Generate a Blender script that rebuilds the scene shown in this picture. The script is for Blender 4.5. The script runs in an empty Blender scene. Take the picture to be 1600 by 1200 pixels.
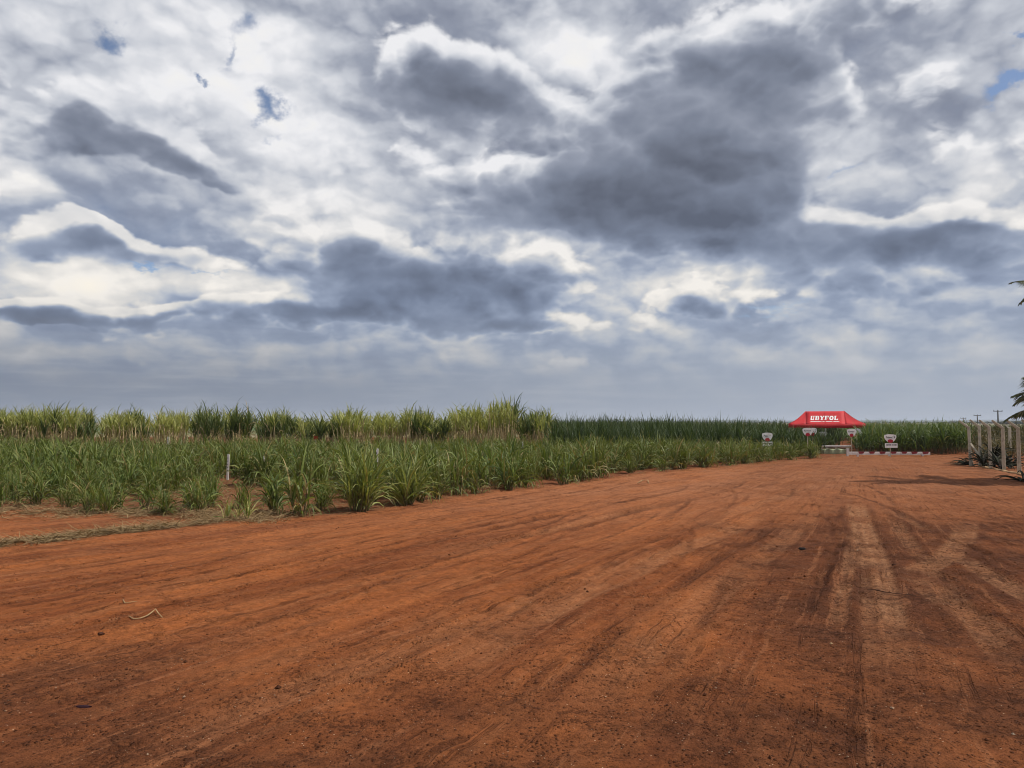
import bpy, bmesh, math, random
import numpy as np
from mathutils import Vector, Matrix, Euler

# ------------------------------------------------------------------ camera
scene = bpy.context.scene
COL = scene.collection
CAM_H, F_PX, PITCH = 1.9, 1186.0, math.atan(60 / 1186.0)
cam_data = bpy.data.cameras.new('camera')
cam_data.sensor_fit = 'HORIZONTAL'
cam_data.sensor_width = 36.0
cam_data.lens = 36.0 * F_PX / 1600.0
cam_data.clip_start, cam_data.clip_end = 0.05, 40000.0
cam = bpy.data.objects.new('camera', cam_data)
COL.objects.link(cam)
cam.location = (0, 0, CAM_H)
cam.rotation_euler = (math.pi / 2 + PITCH, 0, 0)
scene.camera = cam

scene.view_settings.view_transform = 'Standard'
scene.view_settings.look = 'None'
scene.view_settings.gamma = 1.0
scene.view_settings.exposure = 0.0
scene.view_settings.use_curve_mapping = False
scene.cycles.max_bounces = 8
scene.cycles.transparent_max_bounces = 12
scene.cycles.volume_bounces = 0
scene.cycles.filter_width = 1.0


def ray(px, py):
    """direction of a point of the photograph (1600 x 1200) in the world"""
    x, y, z = (px - 800) / F_PX, 1.0, (600 - py) / F_PX
    c, s = math.cos(PITCH), math.sin(PITCH)
    return Vector((x, y * c - z * s, y * s + z * c))


def ground(px, py, z=0.0):
    r = ray(px, py)
    t = (z - CAM_H) / r.z
    return Vector((r.x * t, r.y * t, z))


def at_depth(px, py, d):
    r = ray(px, py)
    t = d / r.y
    return Vector((r.x * t, d, CAM_H + r.z * t))


# ------------------------------------------------------------------ node writing
class NT:
    """writes node trees as expressions"""
    def __init__(self, tree):
        self.t = tree

    def _in(self, sock, v):
        if v is None:
            return
        if isinstance(v, bpy.types.NodeSocket):
            self.t.links.new(v, sock)
        elif hasattr(sock.default_value, '__len__'):
            if isinstance(v, (int, float)):
                v = (v, v, v)
            v = tuple(v)
            n = len(sock.default_value)
            sock.default_value = (v + (1.0,))[:n] if len(v) < n else v[:n]
        else:
            sock.default_value = v

    def m(self, op, a, b=None, c=None, clamp=False):
        n = self.t.nodes.new('ShaderNodeMath')
        n.operation = op
        n.use_clamp = clamp
        for i, v in enumerate((a, b, c)):
            if v is not None:
                self._in(n.inputs[i], v)
        return n.outputs[0]

    def add(self, a, b): return self.m('ADD', a, b)
    def sub(self, a, b): return self.m('SUBTRACT', a, b)
    def mul(self, a, b): return self.m('MULTIPLY', a, b)
    def mad(self, a, b, c): return self.m('MULTIPLY_ADD', a, b, c)
    def clamp(self, a): return self.m('ADD', a, 0.0, clamp=True)

    def v(self, op, a, b=None, c=None, scale=None):
        n = self.t.nodes.new('ShaderNodeVectorMath')
        n.operation = op
        for i, x in enumerate((a, b, c)):
            if x is not None:
                self._in(n.inputs[i], x)
        if scale is not None:
            self._in(n.inputs['Scale'], scale)
        return n.outputs['Value'] if op in ('DOT_PRODUCT', 'LENGTH', 'DISTANCE') else n.outputs['Vector']

    def sep(self, a):
        n = self.t.nodes.new('ShaderNodeSeparateXYZ')
        self._in(n.inputs[0], a)
        return n.outputs

    def comb(self, x, y, z=0.0):
        n = self.t.nodes.new('ShaderNodeCombineXYZ')
        for i, q in enumerate((x, y, z)):
            self._in(n.inputs[i], q)
        return n.outputs[0]

    def smooth(self, x, lo, hi, to_lo=0.0, to_hi=1.0, kind='SMOOTHSTEP'):
        n = self.t.nodes.new('ShaderNodeMapRange')
        n.interpolation_type = kind
        for k, q in zip(('Value', 'From Min', 'From Max', 'To Min', 'To Max'), (x, lo, hi, to_lo, to_hi)):
            self._in(n.inputs[k], q)
        return n.outputs[0]

    def noise(self, vec, scale, detail=4.0, rough=0.5, dist=0.0, dim='3D', lac=2.0, color=False):
        n = self.t.nodes.new('ShaderNodeTexNoise')
        n.noise_dimensions = dim
        self._in(n.inputs['Vector'], vec)
        for k, q in (('Scale', scale), ('Detail', detail), ('Roughness', rough), ('Lacunarity', lac), ('Distortion', dist)):
            self._in(n.inputs[k], q)
        return n.outputs['Color' if color else 'Fac']

    def voronoi(self, vec, scale, detail=0.0, rough=0.5, feature='F1', rand=1.0, smooth=0.6, out='Distance', dim='3D', lac=2.0):
        n = self.t.nodes.new('ShaderNodeTexVoronoi')
        n.voronoi_dimensions = dim
        n.feature = feature
        self._in(n.inputs['Vector'], vec)
        self._in(n.inputs['Scale'], scale)
        self._in(n.inputs['Detail'], detail)
        self._in(n.inputs['Roughness'], rough)
        self._in(n.inputs['Lacunarity'], lac)
        self._in(n.inputs['Randomness'], rand)
        if feature == 'SMOOTH_F1':
            self._in(n.inputs['Smoothness'], smooth)
        return n.outputs[out]

    def mix(self, f, a, b, blend='MIX'):
        n = self.t.nodes.new('ShaderNodeMix')
        n.data_type = 'RGBA'
        n.blend_type = blend
        n.clamp_factor = True
        self._in(n.inputs[0], f)
        self._in(n.inputs[6], a)
        self._in(n.inputs[7], b)
        return n.outputs[2]

    def fmix(self, f, a, b):
        n = self.t.nodes.new('ShaderNodeMix')
        n.data_type = 'FLOAT'
        self._in(n.inputs[0], f)
        self._in(n.inputs[2], a)
        self._in(n.inputs[3], b)
        return n.outputs[0]

    def ramp(self, f, stops):
        n = self.t.nodes.new('ShaderNodeValToRGB')
        e = n.color_ramp.elements
        while len(e) < len(stops):
            e.new(0.5)
        for el, (p, c) in zip(e, stops):
            el.position = p
            el.color = tuple(c) + (1.0,) if len(c) == 3 else c
        self._in(n.inputs[0], f)
        return n.outputs[0]

    def attr(self, name, out='Fac'):
        n = self.t.nodes.new('ShaderNodeAttribute')
        n.attribute_name = name
        return n.outputs[out]

    def coord(self, out='Object'):
        return self.t.nodes.new('ShaderNodeTexCoord').outputs[out]


# ------------------------------------------------------------------ sun and sky
SUN_EL, SUN_AZ = math.radians(52), math.radians(95)      # azimuth from the view axis towards the right
sun_dir = Vector((math.sin(SUN_AZ) * math.cos(SUN_EL), math.cos(SUN_AZ) * math.cos(SUN_EL), math.sin(SUN_EL)))
sun_data = bpy.data.lights.new('sun', 'SUN')
sun_data.energy = 4.3
sun_data.angle = math.radians(0.6)
sun_data.color = (1.0, 0.95, 0.87)
sun = bpy.data.objects.new('sun', sun_data)
COL.objects.link(sun)
sun.rotation_euler = (-sun_dir).to_track_quat('-Z', 'Y').to_euler()

world = bpy.data.worlds.new('World')
scene.world = world
world.use_nodes = True
wt = world.node_tree
wt.nodes.clear()
world.cycles.sampling_method = 'NONE'
SKY_STRENGTH = 0.1


def sky_uv(px, py):
    d = ray(px, py).normalized()
    return math.atan2(d.x, d.y), math.asin(d.z)


def blob(px, py, rx, ry, a):
    u, v = sky_uv(px, py)
    u1, _ = sky_uv(px + 1, py)
    _, v1 = sky_uv(px, py - 1)
    return (u, v, rx * (u1 - u), ry * (v1 - v), a)


def build_sky():
    g = NT(wt)
    d = wt.nodes.new('ShaderNodeTexCoord').outputs['Generated']
    sx, sy, sz = g.sep(d)
    u = g.m('ARCTAN2', sx, sy)
    v = g.m('ARCSINE', sz)
    vc = g.m('MAXIMUM', v, 0.0)
    # cloud sheet seen in perspective: cells shrink and flatten towards the horizon
    horiz = g.m('SQRT', g.m('MAXIMUM', g.mad(sx, sx, g.mul(sy, sy)), 1e-5))

    def sheet(vv):
        r = g.m('POWER', g.add(vv, 0.16), -0.75)
        k = g.m('DIVIDE', r, horiz)
        return g.comb(g.mul(sx, k), g.mul(sy, k), 0.0)

    up = g.smooth(vc, 0.08, 0.42, 0.010, 0.036, 'LINEAR')
    q0 = sheet(vc)
    q1 = sheet(g.add(vc, up))
    ang = g.comb(u, v, 0.0)
    warp_s = g.v('SUBTRACT', g.noise(q0, 2.2, 3.0, 0.5, color=True, dim='2D'), (0.5, 0.5, 0.5))
    # the warp shrinks towards the horizon
    wamp = g.smooth(vc, 0.0, 0.45, 0.05, 0.26, 'LINEAR')
    warp = g.v('MULTIPLY', g.v('SCALE', warp_s, scale=wamp), (1.0, 0.6, 0.0))
    p0 = g.v('ADD', ang, warp)
    p1 = g.v('ADD', p0, g.comb(0.008, up, 0.0))

    def gauss(p, blobs, start=0.0):
        acc = start
        for (bu, bv, ru, rv, a) in blobs:
            s = g.v('MULTIPLY', g.v('SUBTRACT', p, (bu, bv, 0)), (1 / ru, 1 / rv, 0))
            e = g.m('POWER', math.exp(-1), g.v('DOT_PRODUCT', s, s))
            acc = g.mad(e, a, acc)
        return acc

    def fbm(q, scale, off, detail=7.0, rough=0.56):
        return g.noise(g.v('ADD', q, off), scale, detail, rough, dim='2D')

    def billow(q, scale, off, det=2.0):
        b = g.voronoi(g.v('ADD', q, off), scale, det, 0.55, 'F1', dim='2D')
        return g.sub(0.45, b)

    qw = g.v('ADD', q0, g.v('SCALE', warp_s, scale=0.22))
    qw1 = g.v('ADD', q1, g.v('SCALE', warp_s, scale=0.22))

    # puffs: cauliflower cells in the direction itself, finer towards the horizon
    dd = g.v('MULTIPLY', d, (1.0, 1.0, 1.55))
    fine3 = g.v('SUBTRACT', g.noise(dd, 9.0, 4.0, 0.6, color=True), (0.5, 0.5, 0.5))
    dd = g.v('ADD', dd, g.v('SCALE', fine3, scale=0.07))
    dd1 = g.v('ADD', dd, (0.008, 0.0, 0.022))
    fine_f = g.smooth(v, 0.10, 0.30)

    def puffs(x):
        big = g.voronoi(g.v('ADD', x, (3.3, 1.2, 0.7)), 9.0, 2.5, 0.5, 'F1')
        return g.sub(0.5, big)

    pf0, pf1 = puffs(dd), puffs(dd1)
    edge_n = g.sub(g.noise(dd, 26.0, 4.0, 0.6), 0.5)

    # ---- layer A: high pale sheet with blue holes
    holes = [blob(*b) for b in (
        (422, 172, 30, 24, -.95), (375, 42, 26, 30, -.70), (357, 95, 12, 28, -.8), (326, 132, 15, 10, -.9), (152, 66, 24, 18, -.7),
        (1577, 132, 40, 20, -1.2), (1312, 268, 38, 9, -.55), (1225, 482, 70, 8, -.45), (230, 414, 36, 7, -.6), (330, 424, 40, 5, -.5),
        (1592, 76, 18, 8, -.9), (445, 225, 12, 8, -.5))]
    nA0 = fbm(q0, 3.0, (3.1, 1.7, 0.0))
    fine = g.v('SUBTRACT', g.noise(q0, 11.0, 5.0, 0.62, color=True, dim='2D'), (0.5, 0.5, 0.5))
    small_warp = g.v('MULTIPLY', g.v('ADD', g.v('SCALE', warp_s, scale=0.05), g.v('SCALE', fine, scale=0.075)), (1.0, 0.8, 0.0))
    coverA = gauss(g.v('ADD', ang, small_warp), holes, g.add(g.mad(nA0, 0.9, 0.26), g.mul(pf0, .4)))
    alphaA = g.smooth(coverA, -0.40, 0.42)
    lumA_blobs = [blob(*b) for b in (
        (250, 120, 330, 140, .34), (470, 260, 130, 110, .25), (870, 40, 60, 60, .5), (1560, 290, 90, 60, .45), (1450, 90, 240, 120, .2),
        (240, 446, 300, 36, .42), (1040, 440, 190, 42, .35), (1290, 260, 120, 90, .2), (60, 330, 120, 60, .15), (780, 350, 60, 60, .3),
        (560, 300, 150, 60, .15), (950, 395, 90, 20, .2), (30, 545, 60, 10, .10))]
    lumA = gauss(p0, lumA_blobs, g.mad(nA0, 1.0, -0.20))
    lumA = g.add(lumA, g.mad(g.sub(pf0, pf1), 0.62, g.mad(pf0, 0.22, g.mul(edge_n, 0.14))))

    # broad shade under the thick parts of the cloud deck
    shade = gauss(p0, [blob(*b) for b in (
        (1000, 220, 400, 190, .42), (240, 235, 230, 65, .22), (620, 410, 400, 100, .38), (1380, 400, 330, 90, .36), (690, 110, 230, 110, .34),
        (160, 385, 230, 55, .26), (1250, 90, 260, 110, .22), (220, 505, 420, 30, .30), (60, 230, 140, 60, .15), (1480, 230, 120, 100, .18))], 0.0)
    lumA = g.mad(g.sub(lumA, g.mul(shade, 0.42)), 0.80, 0.18)
    lumA = g.mad(g.sub(g.noise(dd, 6.0, 4.0, 0.55), 0.5), 0.35, lumA)

    slate, slate2 = (0.112, 0.127, 0.166), (0.195, 0.222, 0.283)
    grey, pale, white, cream = (0.32, 0.35, 0.42), (0.575, 0.60, 0.645), (0.86, 0.86, 0.865), (0.90, 0.86, 0.77)
    colA = g.ramp(lumA, [(0.0, (0.235, 0.262, 0.33)), (0.2, grey), (0.46, pale), (0.74, white), (1.0, (0.92, 0.90, 0.85))])

    # ---- layer B: thick grey masses: bright rims on top, dark flat undersides
    massB = [blob(*b) for b in (
        (1000, 270, 250, 100, .75), (880, 320, 150, 60, .5), (1150, 330, 150, 45, .5), (1100, 90, 260, 120, .5), (690, 100, 110, 70, .75),
        (760, 160, 120, 34, .45), (240, 215, 165, 45, .85), (60, 240, 70, 24, .5), (330, 255, 120, 22, .4), (130, 160, 60, 30, .3),
        (170, 380, 150, 30, .8), (680, 415, 190, 50, .65), (780, 455, 190, 38, .65), (580, 500, 300, 20, .5), (880, 508, 140, 16, .5), (430, 400, 130, 40, .45),
        (1400, 370, 240, 36, .7), (1560, 350, 130, 26, .5), (200, 497, 300, 14, .85), (50, 472, 70, 18, .6), (500, 475, 140, 26, .5),
        (1480, 225, 60, 80, .3), (1350, 430, 260, 30, .5), (500, 335, 170, 32, .35), (1080, 478, 150, 12, .5))]
    openB = [blob(*b) for b in (
        (300, 100, 300, 70, -.35), (490, 240, 90, 80, -.4), (870, 40, 60, 60, -.6), (1560, 280, 80, 50, -.5), (250, 448, 300, 22, -.5),
        (1040, 435, 170, 30, -.45), (1480, 80, 170, 80, -.35), (1270, 250, 60, 50, -.22), (790, 345, 60, 36, -.35), (620, 250, 90, 60, -.2),
        (1240, 300, 60, 30, -.15), (330, 330, 120, 20, -.35), (80, 320, 120, 22, -.3))]

    def densB(p, q, pf):
        acc = gauss(p, massB + openB, -0.60)
        n = fbm(q, 2.6, (7.7, 5.1, 0.0), 2.0, 0.5)
        return g.add(g.mad(n, 1.3, acc), g.mul(pf, 1.0))

    # the flat, shaded undersides
    base = [blob(*b) for b in (
        (1010, 285, 210, 70, 1.0), (920, 340, 190, 36, .8), (1130, 345, 170, 34, .65), (1150, 200, 180, 90, .5), (1000, 100, 200, 110, .75), (1250, 60, 160, 70, .45),
        (740, 130, 110, 50, .7), (670, 95, 80, 60, .5), (660, 165, 90, 22, .4),
        (225, 228, 150, 42, 1.05), (120, 180, 60, 40, .55), (60, 245, 60, 20, .55), (340, 258, 90, 18, .5), (170, 382, 150, 32, .95), (110, 345, 90, 16, .5),
        (640, 440, 200, 40, .8), (560, 400, 130, 50, .45), (760, 462, 150, 22, .7), (620, 500, 220, 18, .7), (860, 508, 120, 12, .7),
        (1370, 385, 230, 46, .85), (1540, 350, 120, 28, .7), (1290, 345, 60, 18, .4), (1480, 230, 70, 60, .35), (1440, 440, 200, 18, .4),
        (190, 498, 250, 15, .8), (40, 475, 70, 22, .9), (480, 490, 120, 18, .6), (1080, 476, 90, 10, .5), (480, 345, 130, 26, .3), (1420, 150, 130, 30, .25))]
    swp = g.v('ADD', ang, g.v('ADD', g.v('MULTIPLY', g.v('SCALE', warp_s, scale=0.12), (1, .5, 0)), g.v('MULTIPLY', g.v('SCALE', fine3, scale=0.11), (1, .75, 0))))
    dark = gauss(swp, base, 0.0)
    dark1 = gauss(g.v('ADD', swp, g.comb(0.006, g.mul(up, 0.8), 0.0)), base, 0.0)
    dB0, dB1 = densB(p0, q0, pf0), densB(p1, q1, pf1)
    dBe = g.mad(dark, 0.75, g.mad(edge_n, 0.50, dB0))
    alphaB = g.smooth(dBe, -0.06, 0.28)
    thick = g.m('MAXIMUM', g.mad(dB1, 0.75, g.mul(dB0, 0.25)), 0.0)
    litB = g.m('POWER', math.exp(-1), g.mad(g.mul(dark, g.smooth(g.mad(dark1, 0.75, dB1), -0.30, 0.60, 0.15, 1.0)), 1.45, g.mul(thick, 0.9)))
    litB = g.mad(g.smooth(dark, 0.1, 0.9, 1.0, 0.45), g.mad(g.sub(pf0, pf1), 0.60, g.mul(edge_n, 0.12)), litB)
    colB = g.ramp(litB, [(0.0, slate), (0.22, slate2), (0.48, grey), (0.74, pale), (0.98, white), (1.0, white)])

    # ---- air towards the horizon
    hz_lr = g.smooth(u, -0.6, 0.55)
    hz_lo = g.mix(hz_lr, (0.190, 0.222, 0.288), (0.365, 0.410, 0.490))
    streak = g.noise(g.comb(g.mul(u, 2.0), g.mul(v, 22.0), 3.0), 3.0, 4.0, 0.55)
    hz = g.mix(g.smooth(streak, 0.45, 0.75, 0.0, 0.20), hz_lo, (0.52, 0.535, 0.56))
    hz_f = g.smooth(v, 0.03, 0.165, 1.0, 0.0)

    sky = wt.nodes.new('ShaderNodeTexSky')
    sky.sky_type = 'NISHITA'
    sky.sun_disc = False
    sky.sun_elevation = SUN_EL
    sky.sun_rotation = SUN_AZ
    inv = 1.0 / SKY_STRENGTH

    c = g.mix(alphaA, g.v('MULTIPLY', sky.outputs[0], (1.0, 1.0, 1.05)), g.v('SCALE', colA, scale=inv))
    # ---- layer M: heaped cloud with crisp lit tops, in front of the high sheet
    def densM(q, pf):
        return g.add(g.mad(fbm(q, 3.6, (11.3, 4.9, 0.0), 4.0, 0.52), 2.0, -1.0), g.mul(pf, 1.10))

    dM0, dM1 = densM(q0, pf0), densM(q1, pf1)
    holes_m = gauss(ang, [(b[0], b[1], b[2] * 1.9, b[3] * 1.9, -1.2) for b in holes], 0.0)
    alphaM = g.smooth(g.add(g.add(g.mad(edge_n, 0.42, dM0), holes_m), g.smooth(v, 0.09, 0.17, -0.7, 0.0)), 0.0, 0.20)
    sM = g.m('POWER', math.exp(-1), g.mul(g.m('MAXIMUM', dM1, 0.0), 1.35))
    sM = g.sub(g.mad(g.m('MINIMUM', g.sub(pf0, pf1), 0.3), 0.5, g.mad(edge_n, 0.10, g.add(sM, 0.05))), g.mul(shade, 0.56))
    sM = gauss(p0, [blob(260, 110, 330, 120, .22), blob(480, 230, 110, 90, .15), blob(1540, 270, 110, 80, .2), blob(1460, 90, 220, 100, .22)], sM)
    colM = g.ramp(sM, [(0.0, slate2), (0.22, grey), (0.52, pale), (0.90, white), (1.0, (0.90, 0.895, 0.88))])
    c = g.mix(alphaM, c, g.v('SCALE', colM, scale=inv))
    c = g.mix(alphaB, c, g.v('SCALE', colB, scale=inv))
    # low clouds: bluer in the shade, creamier where they are lit
    lit = g.smooth(g.mul(g.sep(c)[1], SKY_STRENGTH), 0.30, 0.72)
    low = g.mix(lit, (0.94, 1.03, 1.16), (1.08, 1.03, 0.95))
    c = g.v('MULTIPLY', c, g.mix(g.smooth(v, 0.12, 0.36), low, (1.0, 1.0, 1.02)))
    c = g.mix(g.mul(hz_f, 0.96), c, g.v('SCALE', hz, scale=inv))
    bg = wt.nodes.new('ShaderNodeBackground')
    bg.inputs['Strength'].default_value = SKY_STRENGTH
    wt.links.new(c, bg.inputs['Color'])
    out = wt.nodes.new('ShaderNodeOutputWorld')
    wt.links.new(bg.outputs[0], out.inputs[0])


build_sky()

# ------------------------------------------------------------------ object helpers
def tag(o, label=None, cat=None, group=None, kind=None):
    if label: o['label'] = label
    if cat: o['category'] = cat
    if group: o['group'] = group
    if kind: o['kind'] = kind
    return o


def empty(name, loc=(0, 0, 0), rz=0.0, label=None, cat=None, group=None):
    o = bpy.data.objects.new(name, None)
    o.empty_display_size = 0.2
    COL.objects.link(o)
    o.location = loc
    o.rotation_euler = (0, 0, rz)
    return tag(o, label, cat, group)


def link(name, me, parent=None, mat=None, loc=None, rz=None, scale=None):
    o = bpy.data.objects.new(name, me)
    COL.objects.link(o)
    if mat is not None and not me.materials:
        me.materials.append(mat)
    if parent is not None: o.parent = parent
    if loc is not None: o.location = loc
    if rz is not None: o.rotation_euler = (0, 0, rz)
    if scale is not None: o.scale = (scale, scale, scale) if isinstance(scale, (int, float)) else scale
    return o


def np_mesh(name, V, Q, colors=None, uv=None, floats=None, smooth=True):
    """mesh from numpy vertices and quads (or triangles)"""
    V = np.asarray(V, np.float32)
    Q = np.asarray(Q, np.int32)
    me = bpy.data.meshes.new(name)
    me.vertices.add(len(V))
    me.vertices.foreach_set('co', V.ravel())
    k = Q.shape[1]
    me.loops.add(Q.size)
    me.loops.foreach_set('vertex_index', Q.ravel())
    me.polygons.add(len(Q))
    me.polygons.foreach_set('loop_start', np.arange(0, Q.size, k, dtype=np.int32))
    me.polygons.foreach_set('loop_total', np.full(len(Q), k, np.int32))
    me.polygons.foreach_set('use_smooth', np.full(len(Q), smooth))
    me.update(calc_edges=True)
    if colors is not None:
        a = me.attributes.new('leaf', 'FLOAT_COLOR', 'POINT')
        a.data.foreach_set('color', np.asarray(colors, np.float32).ravel())
    for nm, arr in (floats or {}).items():
        a = me.attributes.new(nm, 'FLOAT', 'POINT')
        a.data.foreach_set('value', np.asarray(arr, np.float32))
    if uv is not None:
        l = me.uv_layers.new(name='UVMap')
        l.data.foreach_set('uv', np.asarray(uv, np.float32)[Q.ravel()].ravel())
    return me


def bm_obj(name, bm, mat, parent=None, smooth=False):
    me = bpy.data.meshes.new(name)
    bmesh.ops.recalc_face_normals(bm, faces=bm.faces)
    for f in bm.faces: f.smooth = smooth
    bm.to_mesh(me)
    bm.free()
    return link(name, me, parent, mat)


def add_box(bm, c, size, rot=None):
    r = bmesh.ops.create_cube(bm, size=1.0)
    M = Matrix.Translation(c) @ (rot.to_4x4() if rot is not None else Matrix.Identity(4)) @ Matrix.Diagonal((*size, 1))
    bmesh.ops.transform(bm, matrix=M, verts=r['verts'])
    return r['verts']


def add_tube(bm, pts, radii, n=8, cap=True, flat=1.0):
    """tube along a polyline"""
    pts = [Vector(p) for p in pts]
    rings = []
    for i, p in enumerate(pts):
        t = (pts[min(i + 1, len(pts) - 1)] - pts[max(i - 1, 0)]).normalized()
        a = t.orthogonal().normalized() if abs(t.z) > 0.95 else t.cross(Vector((0, 0, 1))).normalized()
        b = t.cross(a).normalized()
        r = radii[i] if hasattr(radii, '__len__') else radii
        rings.append([bm.verts.new(p + a * (r * math.cos(2 * math.pi * k / n)) + b * (r * flat * math.sin(2 * math.pi * k / n))) for k in range(n)])
    for q0, q1 in zip(rings, rings[1:]):
        for k in range(n):
            bm.faces.new((q0[k], q0[(k + 1) % n], q1[(k + 1) % n], q1[k]))
    if cap:
        bm.faces.new(rings[0][::-1])
        bm.faces.new(rings[-1])


def new_mat(name):
    m = bpy.data.materials.new(name)
    m.use_nodes = True
    t = m.node_tree
    t.nodes.clear()
    out = t.nodes.new('ShaderNodeOutputMaterial')
    return m, NT(t), out


def principled(g, out, color, rough=0.6, spec=0.3, bump=None, bump_d=0.01, bump_s=1.0):
    b = g.t.nodes.new('ShaderNodeBsdfPrincipled')
    g._in(b.inputs['Base Color'], color)
    g._in(b.inputs['Roughness'], rough)
    g._in(b.inputs['Specular IOR Level'], spec)
    if bump is not None:
        n = g.t.nodes.new('ShaderNodeBump')
        n.inputs['Distance'].default_value = bump_d
        n.inputs['Strength'].default_value = bump_s
        g._in(n.inputs['Height'], bump)
        g.t.links.new(n.outputs[0], b.inputs['Normal'])
    g.t.links.new(b.outputs[0], out.inputs[0])
    return b


def simple_mat(name, color, rough=0.6, spec=0.3, var=0.25, scale=6.0, dirt=None, dirt_amt=0.0, bump=0.003):
    """a painted, cast or woven surface: colour with wear and fine relief"""
    m, g, out = new_mat(name)
    p = g.coord('Object')
    n = g.noise(p, scale, 5.0, 0.6)
    c = g.mix(g.smooth(n, 0.3, 0.75), tuple(x * (1 - var) for x in color), tuple(min(1, x * (1 + var * .5)) for x in color))
    if dirt is not None:
        c = g.mix(g.smooth(g.noise(p, scale * 2.3, 4.0, 0.65), 0.48, 0.72, 0.0, dirt_amt), c, dirt)
    principled(g, out, c, rough, spec, g.noise(p, scale * 12, 4.0, 0.6), bump)
    return m


# ------------------------------------------------------------------ numpy noise
def _hash(ix, iy, seed):
    h = (ix.astype(np.int64) * 374761393 + iy.astype(np.int64) * 668265263 + seed * 1274126177) & 0x7fffffff
    h = ((h ^ (h >> 13)) * 1103515245) & 0x7fffffff
    h = ((h ^ (h >> 15)) * 12345701) & 0x7fffffff
    return (h & 0xffff) / 65535.0


def vnoise(x, y, seed=0):
    ix, iy = np.floor(x), np.floor(y)
    fx, fy = x - ix, y - iy
    fx, fy = fx * fx * (3 - 2 * fx), fy * fy * (3 - 2 * fy)
    a, b = _hash(ix, iy, seed), _hash(ix + 1, iy, seed)
    c, d = _hash(ix, iy + 1, seed), _hash(ix + 1, iy + 1, seed)
    return (a * (1 - fx) + b * fx) * (1 - fy) + (c * (1 - fx) + d * fx) * fy


def fbm2(x, y, octv=4, seed=0, gain=0.5):
    t, amp, tot = 0, 1.0, 0
    for o in range(octv):
        t = t + amp * vnoise(x * 2 ** o + 17.3 * o, y * 2 ** o - 9.1 * o, seed + o)
        tot += amp
        amp *= gain
    return t / tot


def sstep(x, a, b):
    t = np.clip((x - a) / (b - a), 0, 1)
    return t * t * (3 - 2 * t)


def seg_dist(X, Y, pts):
    """distance to a polyline and signed side of the nearest segment"""
    best = np.full(X.shape, 1e9)
    side = np.zeros(X.shape)
    for (ax, ay), (bx, by) in zip(pts, pts[1:]):
        dx, dy = bx - ax, by - ay
        L2 = dx * dx + dy * dy + 1e-9
        t = np.clip(((X - ax) * dx + (Y - ay) * dy) / L2, 0, 1)
        ex, ey = X - (ax + t * dx), Y - (ay + t * dy)
        d = np.hypot(ex, ey)
        s = (dx * (Y - ay) - dy * (X - ax)) / math.sqrt(L2)
        m = d < best
        best[m] = d[m]
        side[m] = s[m]
    return best, side


def gpts(*pix):
    return [tuple(ground(x, y))[:2] for x, y in pix]


# ------------------------------------------------------------------ ground layout
EDGE = sorted(gpts((-420, 806), (-200, 801), (0, 799), (200, 806), (420, 812), (500, 806), (650, 788), (760, 770), (900, 754), (1050, 737), (1200, 723), (1300, 715)))
EDGE += [(20.2, 44.2), (26.0, 44.6), (60.0, 45.0)]
EX, EY = np.array([p[0] for p in EDGE]), np.array([p[1] for p in EDGE])


def edge_y(x):
    return np.interp(x, EX, EY)


P0X, P0Y = 24.0, 52.0       # the wheel lines of the road run together towards the gate


def road_uv(X, Y):
    dx, dy = P0X - X, P0Y - Y
    r = np.hypot(dx, dy)
    th = np.arctan2(dx, dy)
    return th * 38.0, r


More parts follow.
